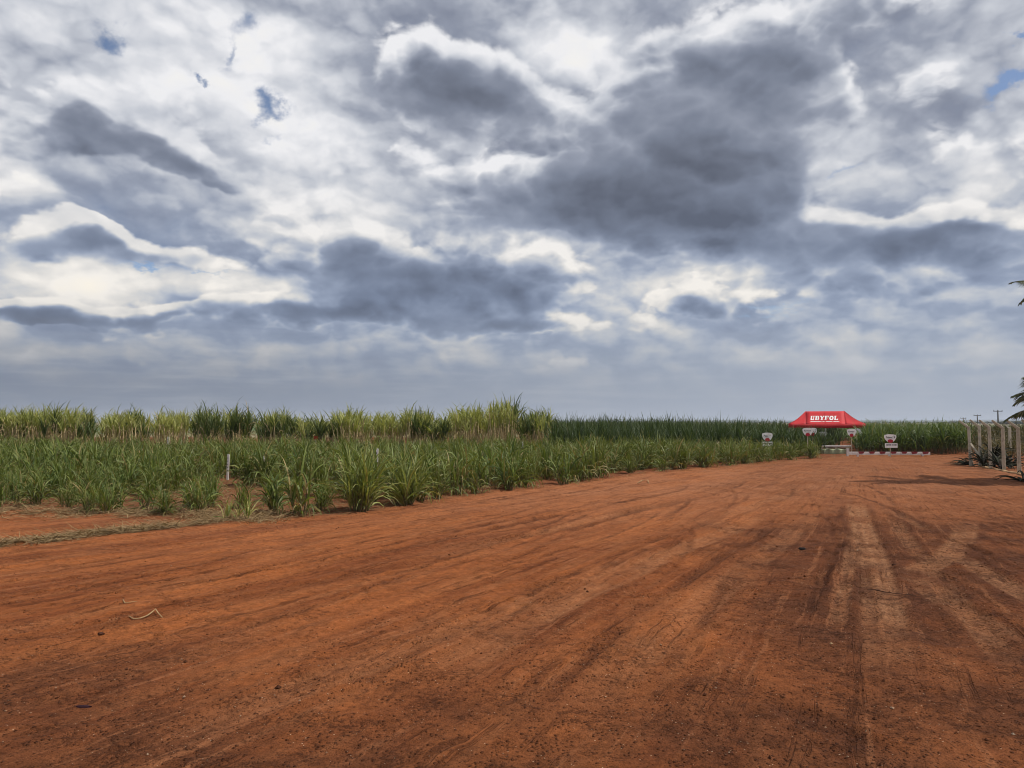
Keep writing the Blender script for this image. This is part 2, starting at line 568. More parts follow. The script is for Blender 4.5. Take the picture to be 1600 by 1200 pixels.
TRACKS_SHADOWS = [  # pixels on the photograph's ground, half width (m), paleness, depth (m)
    (gpts((1336, 782), (1350, 830), (1366, 880), (1379, 950), (1388, 1015), (1394, 1075)), .21, 1.0, .026),
    (gpts((1334, 826), (1328, 870), (1318, 930), (1306, 990)), .09, .9, .022),
    (gpts((1322, 836), (1296, 885), (1268, 940), (1250, 975)), .07, -.8, .03),
    (gpts((1345, 880), (1352, 930), (1358, 985)), .10, -.5, .02),
    (gpts((1388, 800), (1420, 846), (1468, 905), (1540, 990), (1640, 1110)), .13, .5, .02),
    (gpts((1225, 812), (1130, 870), (1010, 950), (880, 1060), (760, 1180)), .09, -.5, .022),
    (gpts((1140, 800), (980, 862), (800, 940), (600, 1040), (420, 1150)), .10, -.4, .022),
    (gpts((1512, 812), (1505, 840), (1484, 865), (1448, 884), (1405, 900)), .20, .75, .016),
    (gpts((1395, 796), (1425, 815), (1450, 828)), .12, .6, .014),
    (gpts((1490, 862), (1530, 885), (1580, 915), (1660, 960)), .16, .7, .018),
    (gpts((1415, 896), (1450, 918), (1490, 945), (1540, 975), (1600, 1010)), .17, .55, .016),
    (gpts((1086, 1010), (1112, 950), (1140, 895)), .07, -.4, .02),
    (gpts((1112, 1000), (1134, 945), (1158, 890)), .06, -.4, .02),
    (gpts((380, 908), (560, 872), (700, 846), (840, 812), (960, 786), (1080, 762)), .13, -.5, .03),
    (gpts((720, 862), (880, 828), (1000, 797), (1100, 777)), .16, -.35, .025),
    (gpts((640, 880), (800, 845), (930, 812), (1050, 785)), .12, .35, .02),
    (gpts((-40, 1010), (160, 978), (330, 944), (520, 905), (700, 868)), .15, -.3, .02),
    (gpts((640, 1085), (760, 1010), (900, 935), (1060, 860), (1200, 800)), .22, .45, .02),
    (gpts((820, 1190), (960, 1060), (1080, 960), (1190, 870), (1290, 790)), .2, .3, .015),
    (gpts((120, 1200), (420, 1090), (650, 1010), (860, 930), (1050, 850)), .2, .3, .018),
    (gpts((1125, 1060), (1210, 1092), (1290, 1128), (1400, 1180)), .13, -.55, .02),  # soft cast shadow, painted as a dark band in the soil
    (gpts((1180, 1100), (1260, 1140), (1340, 1185)), .10, -.4, .015),  # second band of the same painted shadow
    (gpts((1010, 845), (1150, 800), (1290, 752), (1400, 728)), .2, .3, .02),
    (gpts((1390, 752), (1480, 758), (1600, 772)), .18, .4, .015),
]


def steps(*spec):
    out = [spec[0]]
    for end, st in spec[1:]:
        n = max(1, round((end - out[-1]) / st))
        a = out[-1]
        out += [a + (end - a) * (k + 1) / n for k in range(n)]
    return np.array(out)


def build_ground():
    xs = steps(-70.0, (-26, 2.2), (-9.5, .28), (12.5, .055), (27, .25), (80, 2.4))
    ys = steps(-12.0, (2.5, .7), (3.6, .2), (13.0, .05), (19, .075), (30, .13), (48, .3), (110, 2.4))
    X, Y = np.meshgrid(xs, ys)
    nx, ny = len(xs), len(ys)
    ru, rv = road_uv(X, Y)
    field = sstep(Y - edge_y(X) + (fbm2(X * .9, Y * .9, 3, 5) - .5) * 1.2, -.25, .55)
    streak = fbm2(ru * 1.6, rv * .10, 4, 11) - .5
    streak2 = fbm2(ru * 5.0, rv * .25, 3, 21) - .5
    Z = (fbm2(X * .22, Y * .22, 3, 31) - .5) * .10 + (fbm2(X * 1.1, Y * 1.1, 4, 41) - .5) * .035
    Z += (streak * .07 + streak2 * .03) * (1 - field)
    rough = fbm2(X * .35, Y * .35, 3, 51)
    Z += (fbm2(X * 6, Y * 6, 3, 61) - .5) * .020 * (0.4 + rough)
    Z += field * ((fbm2(X * 2.0, Y * 2.0, 3, 71) - .5) * .10 + .03)
    pale = np.zeros_like(X)
    dark = np.zeros_like(X)
    extra = []
    tr = np.random.default_rng(12)
    for k in range(80):        # narrow broken ruts that follow the road
        x0, y0 = tr.uniform(-9, 8), tr.uniform(4.5, 21)
        dx, dy = P0X - x0, P0Y - y0
        a = math.atan2(dx, dy) + tr.normal(.05, .05)
        L = tr.uniform(3, 11)
        pts = [(x0 + math.sin(a - .04 * q) * L * q / 4, y0 + math.cos(a - .04 * q) * L * q / 4) for q in range(5)]
        extra.append((pts, tr.uniform(.02, .06), -tr.uniform(.2, .55), tr.uniform(.008, .02)))
    for pts, hw, p, depth in TRACKS_SHADOWS + extra:
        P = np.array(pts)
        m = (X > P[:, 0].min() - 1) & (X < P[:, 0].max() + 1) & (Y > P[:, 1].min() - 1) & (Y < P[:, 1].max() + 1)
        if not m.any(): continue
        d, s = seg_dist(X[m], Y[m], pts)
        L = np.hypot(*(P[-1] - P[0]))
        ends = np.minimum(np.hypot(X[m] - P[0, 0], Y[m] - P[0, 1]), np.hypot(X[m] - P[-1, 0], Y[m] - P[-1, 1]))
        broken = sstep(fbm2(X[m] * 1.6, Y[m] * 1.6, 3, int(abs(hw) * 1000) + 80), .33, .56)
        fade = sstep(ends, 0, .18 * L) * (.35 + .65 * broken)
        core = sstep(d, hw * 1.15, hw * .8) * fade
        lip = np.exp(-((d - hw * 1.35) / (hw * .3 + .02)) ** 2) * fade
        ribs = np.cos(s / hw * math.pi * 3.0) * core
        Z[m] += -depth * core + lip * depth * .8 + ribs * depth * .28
        if p > 0:
            pale[m] = np.maximum(pale[m], p * core * (0.8 + .2 * ribs))
            dark[m] = np.maximum(dark[m], lip * .55 * p)
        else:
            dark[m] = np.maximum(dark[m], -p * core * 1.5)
    # moist, loose brown soil on the right, painted cloud shade close by; pale packed dust far along the road
    damp_shade = sstep(X - .28 * Y + (fbm2(X * .3, Y * .3, 3, 91) - .5) * 5, -1.0, 2.2) * (.30 + .70 * sstep(Y, 18, 11.5))
    damp_shade = np.maximum(damp_shade, sstep(Y + (fbm2(X * .5, Y * .5, 3, 92) - .5) * 4, 8.4, 4.4) * .88)  # close by: cloud shade painted into the soil colour
    damp_shade *= (1 - field)
    dust = sstep(Y, 9, 24) * (1 - field) * (.6 + .4 * fbm2(ru * .8, rv * .15, 3, 95))
    bandp = gpts((-120, 866), (0, 850), (150, 832), (300, 818), (420, 806))
    bd, _ = seg_dist(X, Y, bandp)
    straw = np.maximum(sstep(bd, .75, .15), field * sstep(X, 4, -4) * sstep(Y, 34, 22)) * sstep(fbm2(X * 1.6, Y * 1.6, 4, 99), .25, .5)
    crumb = sstep(fbm2(X * 2.3, Y * 2.3, 3, 111), .5, .66) * sstep(fbm2(X * 9, Y * 9, 2, 112), .5, .66)
    Z += crumb * .016 * (1 - field)
    edge_fall = np.maximum.reduce([sstep(X, 60, 80), sstep(X, -56, -70), sstep(Y, 95, 110), sstep(Y, -8, -12)])
    Z -= edge_fall * .5
    V = np.stack([X, Y, Z], -1).reshape(-1, 3)
    i = np.arange(nx * ny).reshape(ny, nx)
    Q = np.stack([i[:-1, :-1], i[:-1, 1:], i[1:, 1:], i[1:, :-1]], -1).reshape(-1, 4)
    cx = (X[:-1, :-1] + X[1:, 1:]) / 2
    cy = (Y[:-1, :-1] + Y[1:, 1:]) / 2
    isf = (cy > edge_y(cx)).ravel()
    uv = np.stack([ru, rv], -1).reshape(-1, 2)
    data = {'damp_shade': damp_shade.ravel(), 'dust': dust.ravel(), 'straw': straw.ravel(), 'pale': pale.ravel(), 'dark': dark.ravel(), 'field': field.ravel()}
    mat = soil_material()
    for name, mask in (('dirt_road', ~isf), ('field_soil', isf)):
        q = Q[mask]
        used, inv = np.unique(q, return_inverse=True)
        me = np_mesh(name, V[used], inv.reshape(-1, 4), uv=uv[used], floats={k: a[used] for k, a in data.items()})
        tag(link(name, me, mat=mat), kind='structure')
    return xs, ys, Z


def soil_material():
    m, g, out = new_mat('red_soil')
    p = g.coord('Object')
    uvn = g.coord('UV')
    st = g.v('MULTIPLY', uvn, (1.5, 0.16, 1.0))
    s1 = g.noise(st, 1.0, 6.0, 0.6, 0.4, dim='2D')
    s2 = g.noise(g.v('MULTIPLY', uvn, (6.0, 0.5, 1.0)), 1.0, 4.0, 0.6, 0.3, dim='2D')
    blot = g.noise(p, 0.55, 6.0, 0.62)
    fine = g.noise(p, 14.0, 6.0, 0.68)
    grain = g.noise(p, 75.0, 3.0, 0.7)
    base = g.mix(g.smooth(s1, 0.32, 0.66), (0.170, 0.051, 0.017), (0.298, 0.096, 0.030))
    base = g.mix(g.smooth(s2, 0.42, 0.70, 0.0, 0.55), base, (0.275, 0.104, 0.040))
    base = g.mix(g.smooth(blot, 0.45, 0.72, 0.0, 0.5), base, (0.155, 0.048, 0.018))
    base = g.mix(g.mul(g.attr('dust'), g.smooth(blot, 0.25, 0.65, 0.35, 1.0)), base, (0.335, 0.138, 0.066))
    damp_shade_f = g.mul(g.attr('damp_shade'), g.smooth(g.noise(p, 0.9, 6.0, 0.65), 0.25, 0.68, 0.35, 1.0))
    base = g.mix(damp_shade_f, base, (0.088, 0.0325, 0.0150))  # moist brown soil, and the painted shade near the camera
    base = g.mix(g.mul(g.attr('pale'), g.smooth(fine, 0.25, 0.6, 0.5, 1.0)), base, (0.29, 0.138, 0.068))
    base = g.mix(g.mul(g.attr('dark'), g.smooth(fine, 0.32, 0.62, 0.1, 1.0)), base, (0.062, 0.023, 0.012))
    base = g.mix(g.mul(g.attr('field'), 0.75), base, g.mix(g.smooth(blot, .35, .65), (0.110, 0.038, 0.018), (0.195, 0.072, 0.036)))
    # crisp dragged lines along the wheel paths
    wob = g.v('ADD', uvn, g.v('MULTIPLY', g.v('SUBTRACT', g.noise(p, 0.7, 3.0, 0.6, color=True), (0.5, 0.5, 0.5)), (0.14, 0.0, 0.0)))
    ln = g.noise(g.v('MULTIPLY', wob, (9.0, 0.16, 1.0)), 1.0, 5.0, 0.65, dim='2D')
    lines = g.mul(g.smooth(ln, 0.565, 0.64), g.smooth(g.noise(p, 0.8, 4.0, 0.6), 0.46, 0.60))
    lines = g.mul(lines, g.smooth(fine, 0.36, 0.56))
    lines = g.mul(lines, g.sub(1.0, g.attr('field')))
    base = g.mix(g.mul(lines, 0.6), base, (0.070, 0.024, 0.011))
    ln2 = g.noise(g.v('MULTIPLY', wob, (13.0, 0.20, 1.0)), 1.0, 4.0, 0.6, dim='2D')
    base = g.mix(g.mul(g.smooth(ln2, 0.56, 0.68, 0, .42), g.smooth(blot, .4, .6)), base, (0.33, 0.135, 0.060))
    # clusters of crumbs, seen as dark mottling
    cl = g.mul(g.smooth(g.noise(p, 2.3, 5.0, 0.65), 0.47, 0.66), g.smooth(g.noise(p, 26.0, 4.0, 0.7), 0.50, 0.60))
    clm = g.mul(g.smooth(g.noise(p, 0.9, 4.0, 0.6), 0.42, 0.62), g.smooth(g.noise(p, 8.0, 5.0, 0.7), 0.52, 0.62))
    cl = g.mul(g.m('MAXIMUM', cl, clm), g.mad(g.attr('damp_shade'), 0.30, 0.36))
    base = g.mix(cl, base, (0.062, 0.023, 0.011))
    strawf = g.mul(g.attr('straw'), g.smooth(g.noise(p, 9.0, 5.0, 0.7), 0.42, 0.62))
    base = g.mix(strawf, base, (0.17, 0.105, 0.048))
    # crumbs: dark lumps of soil, thicker where the ground is loose
    cell = g.voronoi(p, 34.0, 0.0, feature='F1')
    cellc = g.voronoi(p, 34.0, 0.0, feature='F1', out='Color')
    patch = g.noise(p, 1.7, 5.0, 0.65)
    loose = g.mad(g.attr('damp_shade'), 0.22, g.mad(g.attr('dark'), 0.4, g.smooth(patch, 0.45, 0.75, 0.0, 0.42)))
    pick = g.m('LESS_THAN', g.sep(cellc)[0], loose)
    lump = g.mul(pick, g.smooth(cell, 0.50, 0.18))
    base = g.mix(g.mul(lump, 0.5), base, (0.055, 0.020, 0.010))
    cell2 = g.voronoi(p, 90.0, 0.0)
    c2 = g.voronoi(p, 90.0, 0.0, out='Color')
    lump2 = g.mul(g.m('LESS_THAN', g.sep(c2)[1], g.mad(loose, 0.6, 0.05)), g.smooth(cell2, 0.5, 0.2))
    base = g.mix(g.mul(lump2, 0.4), base, (0.065, 0.025, 0.013))
    peb = g.mul(g.m('GREATER_THAN', g.sep(c2)[2], 0.992), g.smooth(cell2, 0.42, 0.3))
    base = g.mix(peb, base, (0.48, 0.36, 0.25))
    base = g.v('SCALE', base, scale=g.mad(g.smooth(fine, 0.28, 0.72), 0.42, g.mad(g.smooth(grain, 0.25, 0.75), 0.50, 0.46)))
    h = g.mad(fine, 0.6, g.mad(grain, 0.22, g.mad(lump, 0.55, g.mul(lump2, 0.25))))
    h = g.mad(s2, 0.7, g.mad(cl, 0.6, g.mad(lines, -0.5, h)))
    principled(g, out, base, 0.95, 0.06, h, 0.035, 1.0)
    return m


GXS, GYS, GZ = build_ground()


def gz(x, y):
    """height of the near ground"""
    i = int(np.clip(np.searchsorted(GXS, x) - 1, 0, len(GXS) - 2))
    j = int(np.clip(np.searchsorted(GYS, y) - 1, 0, len(GYS) - 2))
    a = min(max((x - GXS[i]) / (GXS[i + 1] - GXS[i]), 0), 1)
    b = min(max((y - GYS[j]) / (GYS[j + 1] - GYS[j]), 0), 1)
    return float((GZ[j, i] * (1 - a) + GZ[j, i + 1] * a) * (1 - b) + (GZ[j + 1, i] * (1 - a) + GZ[j + 1, i + 1] * a) * b)


def build_far():
    # the plain that runs out to the horizon
    m, g, out = new_mat('far_fields')
    p = g.coord('Object')
    n = g.noise(g.v('MULTIPLY', p, (0.0009, 0.0022, 1)), 1.0, 3.0, 0.5)
    n2 = g.noise(g.v('MULTIPLY', p, (0.004, 0.010, 1)), 1.0, 4.0, 0.6)
    c = g.mix(g.smooth(n, 0.42, 0.56), (0.085, 0.115, 0.045), (0.30, 0.235, 0.15))
    c = g.mix(g.smooth(n2, 0.5, 0.7, 0, .6), c, (0.25, 0.16, 0.10))
    principled(g, out, c, 0.95, 0.05)
    R, nr, na = 9000.0, 26, 96
    rad = np.concatenate([[0.0], np.geomspace(40, R, nr)])
    ang = np.linspace(0, 2 * math.pi, na, endpoint=False)
    V = np.array([(r * math.cos(a), r * math.sin(a), -0.30) for r in rad for a in ang])
    Q = [(i * na + k, i * na + (k + 1) % na, (i + 1) * na + (k + 1) % na, (i + 1) * na + k) for i in range(1, nr) for k in range(na)]
    V = np.vstack([V, [(0, 0, -0.30)]])
    me = np_mesh('plain', V, np.array(Q), smooth=False)
    # the innermost ring is closed with a fan
    bm = bmesh.new(); bm.from_mesh(me); bm.verts.ensure_lookup_table()
    ring = [bm.verts[na + k] for k in range(na)]
    bm.faces.new(ring)
    bmesh.ops.delete(bm, geom=[v for v in bm.verts if not v.link_faces], context='VERTS')
    bm.to_mesh(me); bm.free()
    tag(link('plain', me, mat=m), kind='structure')
    # low hills on the horizon
    hm = simple_mat('far_hill_cover', (0.07, 0.095, 0.06), 0.95, 0.05, var=.4, scale=0.002, bump=0)
    for nm, dist, top, seed, width in (('hills', 7600.0, 34.0, 3, 900.0), ('hills', 5600.0, 15.0, 8, 700.0)):
        az = np.radians(np.linspace(-60, 60, 240))
        prof = fbm2(az * 7 + seed, az * 0 + seed, 4, seed)
        prof = np.clip(prof * 1.5 - .15, .15, 1.2) * top * (0.75 + 0.35 * sstep(az, -.3, .45))
        rows = []
        for t, hgt in ((-1, 0.0), (-.45, .62), (0, 1.0), (.45, .6), (1, 0.0)):
            r = dist + t * width
            rows.append(np.stack([np.sin(az) * r, np.cos(az) * r, -0.4 + prof * hgt], -1))
        V = np.concatenate(rows)
        n = len(az)
        Q = np.array([(k * n + j, k * n + j + 1, (k + 1) * n + j + 1, (k + 1) * n + j) for k in range(4) for j in range(n - 1)])
        tag(link(nm, np_mesh(nm, V, Q), mat=hm), kind='structure')
    # far tree lines, each read as one dark mass
    tm = simple_mat('far_tree_cover', (0.045, 0.050, 0.028), 0.95, 0.05, var=.5, scale=0.05, bump=0)
    rng = np.random.default_rng(5)
    bm = bmesh.new()
    for dist, a0, a1, n, hgt in ((2600, -3, 40, 300, 4.5), (3800, -20, 40, 360, 6.0), (1500, 29.5, 36, 90, 4.0), (1000, 32.5, 37, 60, 3.6)):
        for k in range(n):
            a = math.radians(rng.uniform(a0, a1))
            d = dist * rng.uniform(.96, 1.04)
            h = hgt * rng.uniform(.5, 1.05)
            r = bmesh.ops.create_icosphere(bm, subdivisions=1, radius=1.0)
            bmesh.ops.transform(bm, matrix=Matrix.Translation((math.sin(a) * d, math.cos(a) * d, h * .45)) @ Matrix.Rotation(rng.uniform(0, 6), 4, 'Z') @ Matrix.Diagonal((h * rng.uniform(.8, 2.2), h * .8, h * .55, 1)), verts=r['verts'])
    tag(bm_obj('distant_treeline', bm, tm), kind='stuff')


build_far()

# ------------------------------------------------------------------ leaves and cane
def leaf_material(name, a, b, dry, tip, transl=0.3, rough=0.5, objvar=0.3, obj_tone=None):
    m, g, out = new_mat(name)
    r, gg, bb = g.sep(g.attr('leaf', 'Color'))          # tint, place along the blade, dryness
    oi = g.t.nodes.new('ShaderNodeObjectInfo')
    c = g.mix(r, a, b)
    if obj_tone is not None:
        c = g.mix(g.smooth(oi.outputs['Random'], 0.1, 1.0, 0.0, objvar), c, obj_tone)
    c = g.mix(g.mul(g.smooth(gg, 0.70, 1.0), 0.75), c, tip)
    c = g.mix(g.smooth(gg, 0.0, 0.16, 0.35, 0.0), c, tip)
    c = g.mix(bb, c, dry)
    n = g.noise(g.coord('Object'), 22.0, 3.0, 0.6)
    c = g.v('SCALE', c, scale=g.smooth(n, 0.25, 0.75, 0.72, 1.22))
    bs = principled(g, out, c, rough, 0.22)
    tr = g.t.nodes.new('ShaderNodeBsdfTranslucent')
    g._in(tr.inputs[0], g.v('MULTIPLY', c, (1.25, 1.25, 0.6)))
    mx = g.t.nodes.new('ShaderNodeMixShader')
    mx.inputs[0].default_value = transl
    g.t.links.new(bs.outputs[0], mx.inputs[1])
    g.t.links.new(tr.outputs[0], mx.inputs[2])
    g.t.links.new(mx.outputs[0], out.inputs[0])
    return m


def ribbons(base, az, tilt, length, droop, width, S=4, twist=None, tint=None, dry=None, pw=1.6):
    """arching leaf blades: returns verts, quads, colours"""
    N = len(az)
    s = np.linspace(0, 1, S + 1)
    sm = (s[:-1] + s[1:]) / 2
    phi = tilt[:, None] + droop[:, None] * sm[None] ** pw
    ds = (length / S)[:, None]
    r = np.concatenate([np.zeros((N, 1)), np.cumsum(np.sin(phi) * ds, 1)], 1)
    z = np.concatenate([np.zeros((N, 1)), np.cumsum(np.cos(phi) * ds, 1)], 1)
    ca, sa = np.cos(az)[:, None], np.sin(az)[:, None]
    P = np.stack([base[:, 0:1] + r * ca, base[:, 1:2] + r * sa, base[:, 2:3] + z], -1)
    ph = tilt[:, None] + droop[:, None] * s[None] ** pw
    tw = (twist if twist is not None else np.zeros(N))[:, None] * (0.3 + s[None])
    nrm = np.stack([np.cos(ph) * ca, np.cos(ph) * sa, -np.sin(ph)], -1)
    side = np.stack([-sa * np.ones_like(ph), ca * np.ones_like(ph), np.zeros_like(ph)], -1)
    side = side * np.cos(tw)[..., None] + nrm * np.sin(tw)[..., None]
    w = width[:, None] * np.minimum(1, .5 + s[None] * 2.2) * (1 - s[None] ** 2.4 * .95) * .5
    V = np.stack([P - side * w[..., None], P + side * w[..., None]], 2).reshape(-1, 3)
    o = (np.arange(N) * (S + 1) * 2)[:, None] + (np.arange(S) * 2)[None]
    Q = np.stack([o, o + 1, o + 3, o + 2], -1).reshape(-1, 4)
    tint = np.full(N, .5) if tint is None else tint
    dry = np.zeros(N) if dry is None else dry
    c = np.zeros((N, S + 1, 2, 4))
    c[..., 0] = tint[:, None, None]
    c[..., 1] = s[None, :, None]
    c[..., 2] = dry[:, None, None]
    c[..., 3] = 1
    return V, Q, c.reshape(-1, 4)


def prisms(p0, p1, r0, r1, n=4, tint=None):
    """tapered canes between two points each"""
    N = len(p0)
    d = p1 - p0
    d = d / (np.linalg.norm(d, axis=1, keepdims=True) + 1e-9)
    ref = np.where(np.abs(d[:, 2:3]) > .9, np.array([[1., 0, 0]]), np.array([[0, 0, 1.]]))
    a = np.cross(d, ref); a /= np.linalg.norm(a, axis=1, keepdims=True)
    b = np.cross(d, a)
    t = np.arange(n) * 2 * math.pi / n
    off = a[:, None] * np.cos(t)[None, :, None] + b[:, None] * np.sin(t)[None, :, None]
    V = np.concatenate([p0[:, None] + off * r0[:, None, None], p1[:, None] + off * r1[:, None, None]], 1).reshape(-1, 3)
    o = (np.arange(N) * 2 * n)[:, None]
    k = np.arange(n)[None]
    Q = np.stack([o + k, o + (k + 1) % n, o + n + (k + 1) % n, o + n + k], -1).reshape(-1, 4)
    c = np.zeros((N, 2, n, 4))
    c[..., 0] = (np.full(N, .5) if tint is None else tint)[:, None, None]
    c[:, 1, :, 1] = 1
    c[..., 3] = 1
    return V, Q, c.reshape(-1, 4)


def join(parts):
    Vs, Qs, Cs, o = [], [], [], 0
    for V, Q, c in parts:
        Vs.append(V); Qs.append(Q + o); Cs.append(c); o += len(V)
    return np.concatenate(Vs), np.concatenate(Qs), np.concatenate(Cs)


def placed(P, x, y, z, rz, sc, sz=None):
    V, Q, c = P
    ca, sa = math.cos(rz), math.sin(rz)
    W = np.stack([(V[:, 0] * ca - V[:, 1] * sa) * sc + x, (V[:, 0] * sa + V[:, 1] * ca) * sc + y, V[:, 2] * (sz or sc) + z], -1)
    return W, Q, c


def cane(rng, n_till, H, stalk_f, n_leaf, leaf_len, lean, spread, droop, tilt, width, dry_p=0.05, S=4, hang=0, r_stalk=.012, f0=.35):
    """one stool of sugarcane: leaves (V,Q,C), stalks (V,Q,C), hanging dry leaves or None"""
    az = rng.uniform(0, 2 * math.pi, n_till)
    rad = spread * np.sqrt(rng.uniform(0, 1, n_till))
    b = np.stack([rad * np.cos(az), rad * np.sin(az), np.full(n_till, -.03)], -1)
    ln = lean * (0.3 + rad / max(spread, 1e-6)) * rng.uniform(.5, 1.3, n_till)
    la = az + rng.normal(0, .5, n_till)
    hs = H * stalk_f * rng.uniform(.72, 1.1, n_till)
    d = np.stack([np.sin(ln) * np.cos(la), np.sin(ln) * np.sin(la), np.cos(ln)], -1)
    top = b + d * hs[:, None]
    st = prisms(b, top, np.full(n_till, r_stalk), np.full(n_till, r_stalk * .75), 4, rng.uniform(0, 1, n_till))
    k = n_till * n_leaf
    i = np.repeat(np.arange(n_till), n_leaf)
    f = np.tile(np.linspace(f0, 1.0, n_leaf), n_till) + rng.normal(0, .05, k)
    base = b[i] + d[i] * (hs[i] * f)[:, None]
    plane = rng.uniform(0, math.pi, n_till)[i]
    laz = plane + (np.tile(np.arange(n_leaf), n_till) % 2) * math.pi + rng.normal(0, .45, k)
    # outer leaves lean out further than the young ones in the middle of the whorl
    lf = np.clip(f, 0, 1.1)
    tl = tilt * (1.25 - .85 * lf) + rng.normal(0, .10, k)
    tl = np.clip(tl + .5 * ln[i] * np.cos(laz - la[i]), .02, 1.3)
    dr = droop * rng.uniform(.35, 1.5, k) * (1.25 - .55 * lf)
    L = leaf_len * rng.uniform(.7, 1.15, k)
    dry = (rng.uniform(0, 1, k) < dry_p * (1.8 - 1.4 * lf)) * rng.uniform(.4, 1, k)
    lv = ribbons(base, laz, tl, L, dr, width * rng.uniform(.75, 1.2, k), S, rng.normal(0, .6, k), rng.uniform(0, 1, k) ** 1.3, dry)
    dl = None
    if hang:
        k = n_till * hang
        i = np.repeat(np.arange(n_till), hang)
        f = rng.uniform(.25, .92, k)
        base = b[i] + d[i] * (hs[i] * f)[:, None]
        dl = ribbons(base, rng.uniform(0, 6.28, k), rng.uniform(.5, 1.2, k), leaf_len * rng.uniform(.45, .85, k), rng.uniform(1.4, 2.4, k),
                     width * .75 * rng.uniform(.6, 1, k), 4, rng.normal(0, .8, k), rng.uniform(0, 1, k), np.full(k, .96), pw=.8)
    return lv, st, dl


DRYC = (0.33, 0.25, 0.135)
MAT_YOUNG = leaf_material('young_cane_leaf', (0.050, 0.088, 0.019), (0.205, 0.250, 0.060), (0.28, 0.215, 0.09), (0.19, 0.19, 0.065), .30, objvar=.55, obj_tone=(0.115, 0.135, 0.034))
MAT_PALE = leaf_material('pale_cane_leaf', (0.105, 0.145, 0.036), (0.29, 0.31, 0.088), (0.38, 0.31, 0.13), (0.30, 0.29, 0.12), .32)
MAT_TALL = leaf_material('tall_cane_leaf', (0.150, 0.185, 0.042), (0.41, 0.415, 0.125), DRYC, (0.27, 0.26, 0.12), .35, objvar=.6, obj_tone=(0.40, 0.39, 0.155))
MAT_TALL_DARK = leaf_material('dark_tall_cane_leaf', (0.042, 0.068, 0.018), (0.130, 0.160, 0.044), DRYC, (0.16, 0.17, 0.07), .3, objvar=.5, obj_tone=(0.085, 0.125, 0.04))
MAT_DENSE = leaf_material('dense_cane_leaf', (0.027, 0.049, 0.015), (0.078, 0.112, 0.034), (0.22, 0.19, 0.09), (0.11, 0.14, 0.062), .26, objvar=.5, obj_tone=(0.045, 0.074, 0.024))
MAT_BROAD = leaf_material('broad_cane_leaf', (0.042, 0.074, 0.018), (0.140, 0.185, 0.050), (0.28, 0.24, 0.12), (0.20, 0.23, 0.10), .30, objvar=.5, obj_tone=(0.07, 0.12, 0.04))
MAT_BRUSH = leaf_material('dry_brush_leaf', (0.042, 0.046, 0.016), (0.105, 0.090, 0.036), (0.25, 0.18, 0.09), (0.22, 0.17, 0.09), .25)
MAT_DRYLEAF = leaf_material('dry_cane_leaf', (0.36, 0.26, 0.135), (0.54, 0.41, 0.23), (0.37, 0.27, 0.145), (0.30, 0.20, 0.11), .25, .7)


def stalk_material(name, a, b, c):
    m, g, out = new_mat(name)
    r, gg, bb = g.sep(g.attr('leaf', 'Color'))
    p = g.coord('Object')
    col = g.mix(r, a, b)
    z = g.sep(p)[2]
    ring = g.m('LESS_THAN', g.m('FRACT', g.mul(z, 9.0)), 0.13)
    col = g.mix(g.mul(ring, .6), col, c)
    col = g.mix(g.smooth(g.noise(p, 16.0, 4.0, .6), .45, .7, 0, .5), col, c)
    principled(g, out, col, .5, .3)
    return m


MAT_STALK = stalk_material('tan_cane_stalk', (0.42, 0.31, 0.16), (0.66, 0.52, 0.30), (0.17, 0.105, 0.06))
MAT_TILLER = stalk_material('young_cane_stalk', (0.075, 0.085, 0.035), (0.16, 0.13, 0.06), (0.085, 0.05, 0.03))

rng = np.random.default_rng(7)


class Stock:
    """variants of one sort of plant, shared by all its copies"""
    def __init__(self, n, leaf_mat, stalk_mat, dry_mat=None, lite=0, **kw):
        self.raw, self.me, self.h = [], [], []
        for i in range(n):
            kk = {k: (v[0] + (v[1] - v[0]) * rng.uniform() if isinstance(v, tuple) else v) for k, v in kw.items()}
            for q in ('n_till', 'n_leaf', 'hang'):
                if q in kk: kk[q] = int(round(kk[q]))
            lv, st, dl = cane(rng, **kk)
            self.raw.append((lv, st, dl))
            self.h.append(float(np.percentile(lv[0][:, 2], 98.0)))
            row = [np_mesh('leaves', *lv[:2], colors=lv[2]), np_mesh('stalks', *st[:2], colors=st[2])]
            row[0].materials.append(leaf_mat); row[1].materials.append(stalk_mat)
            if dl is not None:
                d = np_mesh('dry_leaves', *dl[:2], colors=dl[2]); d.materials.append(dry_mat); row.append(d)
            self.me.append(row)

    def plant(self, name, x, y, rz, sc, label, cat, group, sz=None, var=None, H=None):
        i = int(rng.integers(len(self.me))) if var is None else var
        if H: sz = H / self.h[i]
        o = empty(name, (x, y, gz(x, y)), rz, label, cat, group)
        o.scale = (sc, sc, sz or sc)
        for me in self.me[i]:
            c = link(me.name.split('.')[0], me, o)
            c['kind'] = 'stuff'
        return o


